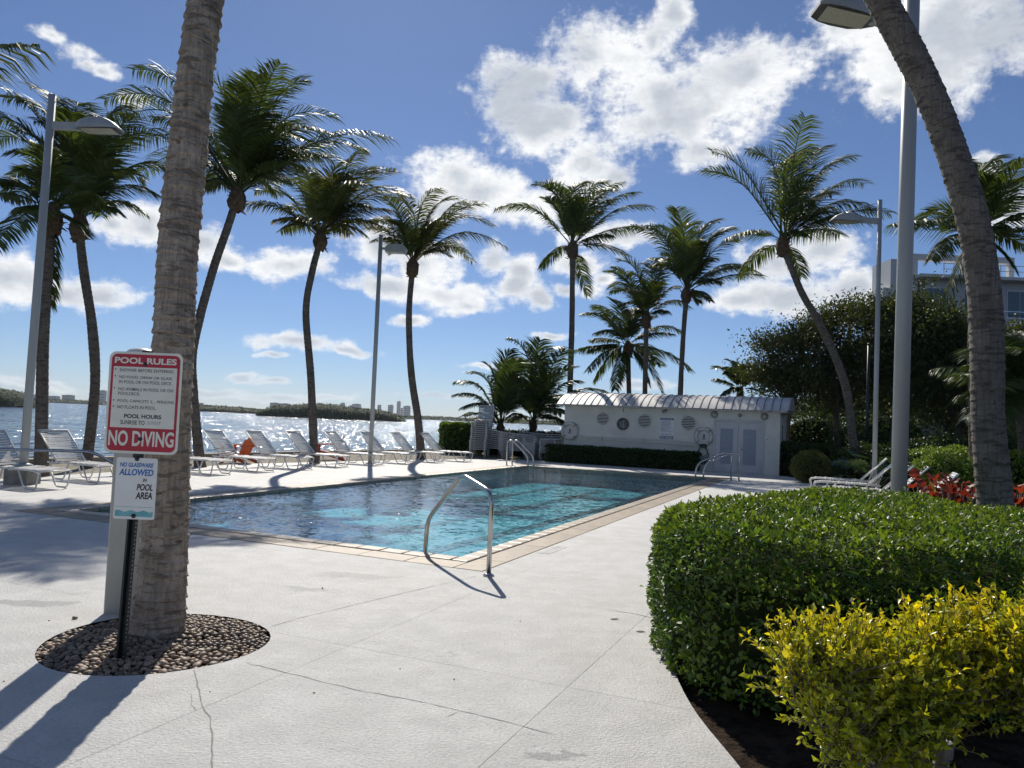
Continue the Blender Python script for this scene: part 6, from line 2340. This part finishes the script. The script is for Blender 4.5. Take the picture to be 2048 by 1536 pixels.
k = 0
for (px, py, Y, lab) in ((1765, 895, 23.0, 'glossy split leaf plant behind the slim lamp post'), (1815, 895, 23.0, 'glossy split leaf plant right of the thick lamp post'), (1862, 895, 22.6, 'glossy split leaf plant left of the curved trunk'), (1905, 895, 22.0, 'glossy split leaf plant touching the left side of the curved trunk'), (2035, 905, 17.8, 'glossy split leaf plant at the right edge'), (1740, 915, 24.2, 'low glossy split leaf plant left of the slim lamp post')):
    c = at(px, py, Y)
    leafy_plant('split_leaf_plant', lab, (c.x, c.y), 24, 0.62, 0.46, 0.95, MT['bigleaf'], 90 + k, 5, group='glossy split leaf plants')
    k += 1
for (px, py, Y, n_, lab) in ((1858, 1000, 10.6, 80, 'red copperleaf plant left of the curved trunk'), (1912, 1000, 10.0, 80, 'red copperleaf plant touching the curved trunk on the left'), (2045, 1000, 9.6, 80, 'red copperleaf plant at the right edge, past the curved trunk')):
    c = at(px, py, Y)
    leafy_plant('copperleaf_plant', lab, (c.x, c.y), n_, 0.15, 0.13, 0.93, MT['copper'], 120 + k, 4, group='red copperleaf plants', spread=.75, tilt=(55, 88), plain=True)
    k += 1
c = at(1872, 978, 10.1)
mb = MB()
v, f = big_leaf_data(.16, .12, random.Random(1), 4)
mb.add([tuple(p) for p in v], f, True)
yl = mb.build('yellow_leaf', M('yellow_leaf', (.55, .50, .03), (.45, .42, .03), 20, .4), None, (c.x, c.y, c.z - .03), (R(70), R(-50), R(100)))
tag(yl, 'single bright yellow leaf caught on the red copperleaf', 'leaf')


# golden duranta in the foreground
def duranta(label, cs, seed, n_tw, stems):
    rs = np.random.RandomState(seed)
    rr = random.Random(seed)
    c0 = cs[0][0]
    root = empty('golden_shrub', (c0[0], c0[1], -.03), 0, label, 'bush')
    off = np.array([c0[0], c0[1], -.03])
    P, N, A = [], [], []
    tw = MB()
    wts = np.array([c[2] for c in cs], float)
    wts /= wts.sum()
    for k in range(n_tw):
        i = rs.choice(len(cs), p=wts)
        c, rad = np.array(cs[i][0]), np.array(cs[i][1])
        d = rs.normal(size=3)
        d /= np.linalg.norm(d)
        if d[2] < -0.45:
            d[2] *= -1
        rr_ = rs.uniform(.35, 1.0) ** .5
        p0 = c + d * rad * rr_ * .72
        dr = d * .7 + np.array([0, 0, .55]) + rs.normal(size=3) * .35
        dr /= np.linalg.norm(dr)
        ln_ = rs.uniform(.09, .20)
        p1 = p0 + dr * ln_
        if p0[2] < 0.03:
            continue
        tw.tube([V(p0 - dr * .05 - off), V((p0 + p1) / 2 - off), V(p1 - off)], [.0032, .0026, .0012], 4, False)
        m_ = rs.randint(11, 19)
        for q in range(m_):
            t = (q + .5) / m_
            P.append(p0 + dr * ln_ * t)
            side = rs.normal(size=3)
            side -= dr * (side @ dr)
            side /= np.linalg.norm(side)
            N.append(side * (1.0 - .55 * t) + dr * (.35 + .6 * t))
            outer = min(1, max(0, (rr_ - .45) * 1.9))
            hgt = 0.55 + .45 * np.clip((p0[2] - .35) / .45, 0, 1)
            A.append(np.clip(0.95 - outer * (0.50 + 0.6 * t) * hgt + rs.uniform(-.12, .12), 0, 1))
    P, N, A = np.array(P), np.array(N), np.array(A)
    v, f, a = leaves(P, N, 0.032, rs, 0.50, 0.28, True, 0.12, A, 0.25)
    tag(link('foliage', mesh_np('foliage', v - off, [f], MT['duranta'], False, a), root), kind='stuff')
    tw.build('twigs', MT['twig'], root)
    for (b, e, r_) in stems:
        mb = MB()
        b, e = V(b), V(e)
        m2 = b.lerp(e, .5) + V((rr.uniform(-.05, .05), rr.uniform(-.05, .05), .03))
        path = smooth_path([b, m2, e], 5)
        mb.tube([p - V(off) for p in path], [r_ * (1 - .55 * i / len(path)) for i in range(len(path))], 7)
        for q in range(4):
            s_ = path[5 + q]
            e2 = s_ + V((rr.uniform(-.22, .22), rr.uniform(-.18, .18), rr.uniform(.1, .3)))
            mb.tube([s_ - V(off), s_.lerp(e2, .5) + V((0, 0, .02)) - V(off), e2 - V(off)], [r_ * .4, r_ * .3, r_ * .12], 5)
        mb.build('stem', MT['twig'], root)
    return root


def dc(px, py, Y, rx, ry, rz, w):
    p = at(px, py, Y)
    return ((p.x, p.y, p.z), (rx, ry, rz), w)


b1 = at(1720, 1620, 3.05)
b2 = at(1870, 1600, 3.15)
duranta('golden yellow duranta shrub in the right foreground corner', [dc(1625, 1357, 3.0, .17, .22, .14, 2.2), dc(1680, 1337, 3.0, .16, .2, .13, 1.6), dc(1770, 1367, 3.1, .28, .28, .15, 3.6), dc(1880, 1367, 3.2, .30, .28, .19, 3.8), dc(1690, 1447, 2.95, .18, .2, .14, 2.0), dc(1790, 1452, 3.0, .24, .22, .15, 2.2), dc(1720, 1527, 2.95, .16, .16, .13, 1.5), dc(1800, 1522, 2.95, .17, .16, .12, 1.3), dc(1900, 1297, 3.25, .20, .22, .10, 1.4), dc(1860, 1447, 3.1, .16, .16, .12, 1.0)], 61, 950,
        [((b1.x, b1.y, -.03), tuple(at(1690, 1340, 3.0)), .016), ((b1.x + .04, b1.y, -.03), tuple(at(1750, 1330, 3.05)), .014), ((b2.x, b2.y, -.03), tuple(at(1850, 1320, 3.15)), .018), ((b2.x + .03, b2.y, -.03), tuple(at(1920, 1310, 3.2)), .015)])
b3 = at(2090, 1600, 3.15)
duranta('golden yellow duranta shrub cut by the right edge', [dc(1990, 1322, 3.2, .22, .26, .16, 3), dc(2070, 1312, 3.1, .26, .26, .18, 3), dc(2020, 1402, 3.05, .2, .2, .14, 1.5), dc(2090, 1422, 3.0, .2, .2, .18, 1.5)], 62, 480,
        [((b3.x, b3.y, -.03), tuple(at(2040, 1330, 3.1)), .018), ((b3.x + .04, b3.y, -.03), tuple(at(2110, 1320, 3.1)), .016)])

# painted pot and path light half hidden under the golden shrub
p = at(1768, 1500, 3.35)
pt = empty('painted_pot', (p.x, p.y, -.04), 0, 'red and blue painted ceramic pot half hidden under the golden shrub', 'pot')
pzs = p.z + .10
mb = MB()
mb.lathe([(0.07, 0), (0.10, pzs * .35), (0.115, pzs * .65), (0.10, pzs * .9), (0.085, pzs)], 28)
m_, n = mat_new('painted_glaze')
oc = n.node('ShaderNodeTexCoord').outputs['Object']
vo = n.node('ShaderNodeTexVoronoi', {'Vector': oc, 'Scale': 16.0}, feature='F1')
wv3 = n.node('ShaderNodeTexWave', {'Vector': oc, 'Scale': 9.0, 'Distortion': 8.0}).outputs[1]
cA = n.mix(n.sstep(vo.outputs[0], .25, .4), (.40, .03, .05), (.02, .10, .30))
cA = n.mix(n.sstep(wv3, .75, .85), cA, (.02, .02, .04))
finish(n, cA, .2)
mb.build('body', m_, pt)
mb = MB()
mb.lathe([(0.088, pzs - .01), (0.102, pzs + .005), (0.102, pzs + .03), (0.085, pzs + .035), (0.075, pzs + .01)], 28)
mb.build('rim', M('turquoise_glaze', (.03, .26, .30), (.45, .08, .02), 18, .2), pt)
p = at(1882, 1510, 3.3)
pl_ = empty('path_light', (p.x, p.y, -.04), 0, 'small grey path light stake under the golden shrub', 'garden light')
mb = MB()
mb.lathe([(0.03, 0.0), (0.03, p.z + .03)], 14)
mb.build('stake', MT['concrete'], pl_)
mb = MB()
mb.lathe([(0.045, p.z + .035), (0.048, p.z + .085), (0.05, p.z + .09), (0.04, p.z + .10), (0.001, p.z + .10)], 20)
mb.build('head', MT['concrete'], pl_)


# broad-leaved trees on the right
def broad_tree(label, base, crowns, seed, n_leaf, size=0.16, limbs=9, r0=0.16, dry=0.0):
    rr = random.Random(seed)
    rs = np.random.RandomState(seed)
    b = V((base[0], base[1], -.04))
    root = empty('broadleaf_tree', b, 0, label, 'tree', 'broadleaf trees behind the pool house')
    off = np.array(b)
    tb = MB()
    cen = V((0, 0, 0))
    for (c, rad) in crowns:
        cen += V(c)
    cen /= len(crowns)
    fork = b.lerp(V((cen.x, cen.y, 0)), .3)
    fork.z = max(0.9, min(c[0][2] - c[1][2] for c in crowns) * .9 + .2)
    tb.tube([p - b for p in smooth_path([b, b.lerp(fork, .5) + V((rr.uniform(-.2, .2), 0, .1)), fork], 4)], [r0 * (1.15 - .4 * i / 8) for i in range(9)], 9)
    ends = []
    for (c, rad) in crowns:
        for k in range(limbs):
            d = rs.normal(size=3)
            d /= np.linalg.norm(d)
            d[2] = abs(d[2]) * .9 - .25
            e = V(np.array(c) + d * np.array(rad) * rs.uniform(.55, .95))
            m1 = fork.lerp(e, .45) + V((rr.uniform(-.4, .4), rr.uniform(-.4, .4), rr.uniform(-.1, .5)))
            pth = smooth_path([fork, m1, e], 4)
            rl_ = r0 * rr.uniform(.28, .5)
            tb.tube([p - b for p in pth], [rl_ * (1 - .85 * i / len(pth)) for i in range(len(pth))], 6)
            ends.append(e)
            for q in range(4):
                s_ = pth[3 + q % 5]
                e2 = s_ + V(rs.normal(size=3) * .7) + V((0, 0, .35))
                tb.tube([s_ - b, s_.lerp(e2, .5) + V((0, 0, .1)) - b, e2 - b], [rl_ * .35, rl_ * .25, .008], 4)
                ends.append(e2)
    tb.build('trunk', MT['treebark'], root)
    # clumps of leaves at the limb ends and through the crown
    cl = [np.array(e) for e in ends]
    for (c, rad) in crowns:
        k = int(len(ends) / len(crowns) * .9)
        d = rs.normal(size=(k, 3))
        d /= np.linalg.norm(d, axis=1)[:, None]
        d[:, 2] = np.where(d[:, 2] < -.35, -d[:, 2], d[:, 2])
        cl += list(np.array(c) + d * np.array(rad) * rs.uniform(.55, 1.0, (k, 1)))
    cl = np.array(cl)
    per = int(n_leaf * 1.5 / len(cl))
    P = np.repeat(cl, per, 0)
    g_ = rs.normal(size=P.shape)
    sz = np.repeat(rs.uniform(.22, .48, len(cl)), per)[:, None]
    P = P + g_ * sz * np.array([1.15, 1.15, .65])
    N = g_ / np.linalg.norm(g_, axis=1)[:, None] + np.array([0, 0, .3])
    A = np.repeat(rs.uniform(0, .6 + .2 * dry, len(cl)), per) + rs.uniform(-.1, .15, len(P)) + dry * .1
    v, f, a = leaves(P, N, size, rs, 0.5, 0.8, False, 0.0, np.clip(A, 0, 1))
    tag(link('crown', mesh_np('crown', v - off, [f], MT['tree_leaf'], False, a), root), kind='stuff')
    return root


def tc_(px, py, Y, rx, ry, rz):
    p = at(px, py, Y)
    return ((p.x, p.y, p.z), (rx, ry, rz))


bp = at(1585, 900, 34)
broad_tree('smaller tree with thin branches just right of the pool house roof', (bp.x, bp.y), [tc_(1545, 700, 34, .95, .9, .7), tc_(1530, 755, 34, .8, .8, .6), tc_(1590, 770, 34, 1.1, 1.0, 1.0), tc_(1600, 690, 34.5, 1.0, 1.0, .8)], 201, 8000, .15, 7, .13, .3)
bp = at(1668, 905, 33)
broad_tree('tree with a spreading brownish crown behind the leaning palm trunk', (bp.x, bp.y), [tc_(1640, 670, 33, 1.3, 1.2, 1.0), tc_(1690, 640, 33, 1.3, 1.2, .8), tc_(1650, 770, 33, 1.4, 1.2, 1.1), tc_(1725, 720, 33, 1.3, 1.2, 1.1)], 202, 11000, .15, 7, .17, .5)
bp = at(1795, 905, 31)
broad_tree('dense dark tree between the slim and thick lamp posts', (bp.x, bp.y), [tc_(1770, 640, 31, 1.4, 1.3, 1.0), tc_(1830, 640, 31, 1.4, 1.3, .9), tc_(1790, 740, 31, 1.7, 1.4, 1.3), tc_(1850, 760, 31, 1.4, 1.3, 1.2)], 203, 14000, .16, 7, .2, .25)
bp = at(1920, 910, 29)
broad_tree('dense dark tree left of the curved trunk, top right of the group', (bp.x, bp.y), [tc_(1885, 665, 29, 1.2, 1.2, .9), tc_(1930, 710, 29, 1.4, 1.3, 1.0), tc_(1900, 790, 29, 1.6, 1.3, 1.2), tc_(1965, 790, 29, 1.4, 1.3, 1.2)], 204, 14000, .16, 7, .2, .1)
bp = at(2060, 910, 27)
broad_tree('dark tree at the right edge of the picture beyond the curved trunk', (bp.x, bp.y), [tc_(2040, 700, 27, 1.2, 1.2, .9), tc_(2100, 740, 27, 1.6, 1.3, 1.2), tc_(2040, 800, 27, 1.3, 1.2, 1.1)], 205, 9000, .16, 6, .18, .05)
bp = at(1700, 905, 44)
broad_tree('background tree filling the gap low behind the leaning palm', (bp.x, bp.y), [tc_(1640, 830, 44, 2.0, 1.4, 1.2), tc_(1720, 800, 44, 2.0, 1.4, 1.5), tc_(1800, 830, 44, 2.2, 1.4, 1.4)], 206, 9000, .2, 5, .2, .1)
bp = at(1900, 905, 42)
broad_tree('background tree filling the shade behind the curved trunk', (bp.x, bp.y), [tc_(1880, 820, 42, 2.4, 1.4, 1.6), tc_(1970, 800, 42, 2.4, 1.4, 1.8), tc_(2060, 800, 42, 2.2, 1.4, 1.8)], 207, 10000, .2, 5, .2, .05)
# dark slim pole among the trees
p = at(1733, 880, 27)
z1 = at(1735, 690, 27).z
dp = empty('dark_post', (p.x, p.y, 0), 0, 'thin dark post standing among the trees left of the slim lamp post', 'post')
mb = MB()
mb.tube([(0, 0, 0), (0.02, 0, z1)], [.055, .05], 10)
mb.build('shaft', MT['post'], dp)
mb = MB()
mb.lathe([(.06, z1), (.075, z1 + .03), (.04, z1 + .06), (.001, z1 + .07)], 12, (.02, 0, 0))
mb.build('finial', MT['post'], dp)

# ---------------------------------------------------------------- condominium on the right
cp0 = at(1792, 640, 62)
cx0 = cp0.x
CY = 62.0
ztop = at(1900, 560, CY).z
cond = empty('condominium', (cx0, CY, 0), 0, 'white condominium block with a roof frame and balconies behind the trees', 'building')
CW = 34.0
mb = MB()
mb.box((CW / 2 + 1.2, 2, ztop / 2), (CW - 2.4, 4, ztop))
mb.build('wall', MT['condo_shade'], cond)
st_h = ztop / 4
for k in range(1, 4):
    mb = MB()
    mb.box((CW / 2, -.55, k * st_h), (CW, 1.1, .28))
    mb.build('balcony_slab', MT['condo'], cond)
mb = MB()
mb.box((CW / 2 + .8, 1.6, ztop + .12), (CW - 1.4, 5.2, .24))
mb.build('roof_slab', MT['condo'], cond)
for k in range(4):
    for j in range(9):
        x = 3.0 + j * 3.5
        f_ = MB()
        z = k * st_h + st_h * .5
        f_.box((x, -.02, z), (2.1, .1, st_h * .66))
        w_ = f_.build('window', MT['condo'], cond)
        for s in (-.5, .5):
            g2 = MB()
            g2.box((x + s * 1.0, -.085, z), (.92, .03, st_h * .58))
            g2.build('pane', MT['glass'], w_)
# left stair fin and roof frame
mb = MB()
fx = at(1776, 560, CY - .8).x - cx0
zt = at(1780, 513, CY - .8).z
mb.box((0.6, 1.6, zt / 2), (2.2, 3.2, zt))
mb.build('stair_tower', MT['condo'], cond)
mb = MB()
mb.box((-0.75, 1.5, ztop / 2 - .4), (.5, 2.6, ztop - .8))
mb.build('side_fin', MT['condo'], cond)
zf0 = at(1850, 514, CY).z
mb = MB()
mb.box((5.4, .3, zf0), (8.4, .55, .5))
mb.build('roof_beam', MT['condo'], cond)
for x in (5.6, 9.4):
    mb = MB()
    mb.box((x, .3, (zf0 + ztop) / 2), (.42, .42, zf0 - ztop - .4))
    mb.build('roof_column', MT['condo'], cond)
mb = MB()
mb.box((17.5, 2.2, ztop + .9), (9.0, 3.0, 1.5))
mb.build('penthouse', MT['condo'], cond)
for k in range(1, 4):
    for (zz, t_) in ((k * st_h + 1.05, .05), (k * st_h + .55, .03)):
        mb = MB()
        mb.box((CW / 2, -1.05, zz), (CW, .05, t_))
        mb.build('railing', MT['steel'], cond)
for zz in (ztop + 1.25, ztop + .8):
    mb = MB()
    mb.box((CW / 2 + 1.8, -.4, zz), (CW - 3.6, .05, .05))
    mb.build('roof_railing', MT['louver'], cond)
for j in range(14):
    mb = MB()
    mb.box((3.6 + j * 2.3, -.4, ztop + .75), (.05, .05, 1.05))
    mb.build('railing_post', MT['louver'], cond)


# ---------------------------------------------------------------- across the bay
def mound(name, label, x0, x1, yb, prof, D, depth_, seed, kind=None, cat='island', mat=None, bumps=1.0):
    """tree-covered shore: canopy surface with uneven top over a survey profile (pixel x, pixel y of the canopy top)"""
    rs = np.random.RandomState(seed)
    cx = at((x0 + x1) / 2, yb, D)
    root = empty(name, (cx.x, cx.y, SEA_Z), 0, label, cat)
    K = max(24, int((x1 - x0) / 1.6))
    J = 9
    vs = np.zeros((K + 1, J + 1, 3))
    xs = np.linspace(x0, x1, K + 1)
    tops = np.interp(xs, [p[0] for p in prof], [p[1] for p in prof])
    for i in range(K + 1):
        g0 = at(xs[i], yb, D)
        zt_ = at(xs[i], tops[i], D).z
        for j in range(J + 1):
            th = math.pi * j / J
            hz_ = (zt_ - SEA_Z + .6) * (math.sin(th) ** 0.6) - .6
            yy = -math.cos(th) * depth_ * (0.35 + .65 * math.sin(math.pi * (i + .5) / (K + 1)) ** .5)
            nz = bumps * rs.normal() * 0.045 * (zt_ - SEA_Z) * math.sin(th)
            vs[i, j] = (g0.x + rs.normal() * .15 * bumps * (x1 - x0) / K * D / FPX, D + yy + rs.normal() * .3 * bumps, SEA_Z + max(-.6, hz_ + nz))
    off = np.array([cx.x, cx.y, SEA_Z])
    f = []
    for i in range(K):
        for j in range(J):
            f.append((i * (J + 1) + j, (i + 1) * (J + 1) + j, (i + 1) * (J + 1) + j + 1, i * (J + 1) + j + 1))
    o = link('canopy', mesh_np('canopy', vs.reshape(-1, 3) - off, [np.array(f)], mat or MT['mangrove'], True), root)
    tag(o, kind='stuff')
    # leafy lumps that break the skyline
    n_ = int((x1 - x0) * 14)
    ii = rs.randint(0, K + 1, n_)
    jj = rs.randint(1, J, n_)
    P = vs[ii, jj] + rs.normal(size=(n_, 3)) * np.array([.5, .5, .18]) * D / 400
    N = rs.normal(size=(n_, 3)) + np.array([0, -.4, .8])
    N /= np.linalg.norm(N, axis=1)[:, None]
    v, fcs, a = leaves(P, N, 0.7 * D / 400, rs, .8, .7, False, .1)
    tag(link('leaf_clumps', mesh_np('leaf_clumps', v - off, [fcs], MT['shrub'], False, a), root), kind='stuff')
    return root


mound('mangrove_islet', 'dark mangrove islet in the bay behind the middle lamp post', 520, 809, 836, [(520, 824), (540, 816), (560, 812), (600, 810), (640, 808.5), (670, 811), (700, 816), (740, 819), (770, 823), (795, 832), (809, 842)], 398, 16, 1)
mound('mangrove_islet', 'dark mangrove islet at the left edge of the bay', -60, 47, 812, [(-60, 770), (-20, 776), (10, 780), (30, 785), (42, 796), (47, 812)], 310, 16, 2)
mound('far_shore', 'low tree lined shore behind the far left palms', 40, 330, 808, [(40, 800), (90, 800), (150, 801.5), (190, 804), (215, 805), (330, 811)], 1700, 60, 3, cat='shore')
mound('far_shore', 'low tree lined shore left of the mangrove islet', 330, 545, 826, [(330, 808), (385, 811), (410, 812), (440, 813), (470, 815), (500, 818), (530, 821), (545, 822)], 640, 40, 4, cat='shore')
mound('far_shore', 'low tree lined shore right of the mangrove islet', 780, 1180, 842, [(780, 833), (820, 833.5), (860, 834), (900, 836), (940, 838), (1000, 840), (1180, 846)], 900, 50, 5, cat='shore')
rb = random.Random(6)
TW = [(66, 75, 789, 2600, 'stepped white building just right of the left lamp pole'), (97, 113, 792, 2600, 'wide pale apartment block between the two far left palm trunks'), (124, 142, 790, 2500, 'square pale apartment block right of the second palm trunk'),
      (197, 209, 781, 2600, 'tall slim tower beside the pool rules sign'), (110, 153, 801, 2400, 'long low pale building on the far left shore'), (392, 404, 806, 2600, 'low pale block just right of the thick trunk'), (540, 556, 805.5, 3000, 'left half of the twin pale blocks above the islet'), (557, 576, 807, 3000, 'right half of the twin pale blocks above the islet'),
      (681, 689, 806, 3400, 'small slim tower right of the straight palm trunk'), (704, 720, 808, 3400, 'wide tower just left of the middle lamp post'), (699, 705, 811, 3400, 'low wing beside the wide tower'), (755, 762, 810, 3600, 'slim low tower right of the middle lamp post'),
      (776, 786, 810, 3600, 'broad tower left of the tallest tower'), (794, 801, 803, 3800, 'tallest slim tower on the far skyline'), (801.5, 806, 816, 3800, 'low block at the foot of the tallest tower'), (807, 820, 812, 3700, 'broad tower right of the tallest tower'), (424, 432, 812, 2600, 'tiny block on the shore left of the islet')]
for (xa, xb, yt, D, lab) in TW:
    a, b = at(xa, yt, D), at(xb, yt, D)
    zt_ = a.z * .5 + b.z * .5
    root = empty('far_building', ((a.x + b.x) / 2, D, SEA_Z), 0, lab, 'building', 'skyline across the bay')
    w_ = b.x - a.x
    hgt = zt_ - SEA_Z
    mb = MB()
    mb.box((0, w_ * .4, hgt / 2 - 1), (w_, w_ * .8, hgt + 2))
    mb.build('wall', MT['tower'], root)
    mb = MB()
    mb.box((w_ * .1, w_ * .4, hgt + hgt * .02), (w_ * .45, w_ * .4, hgt * .04))
    mb.build('roof_box', MT['tower'], root)
    nfl = max(3, int(hgt / 8))
    for q in range(nfl):
        mb = MB()
        mb.box((0, -.3, hgt * (q + .55) / nfl), (w_ * .86, .6, hgt / nfl * .45))
        mb.build('window_band', MT['glass'], root)

# ---------------------------------------------------------------- sea air
m_, n = mat_new('haze')
pv = n.node('ShaderNodeVolumePrincipled', {'Color': (0.86, 0.91, 1.0, 1), 'Density': 0.00007, 'Anisotropy': 0.3})
n.node('ShaderNodeOutputMaterial', {1: pv.outputs[0]})
mb = MB()
mb.box((0, 0, 95 - 1.5), (12200, 12200, 193))
hz = mb.build('haze', m_)
tag(hz, kind='stuff')
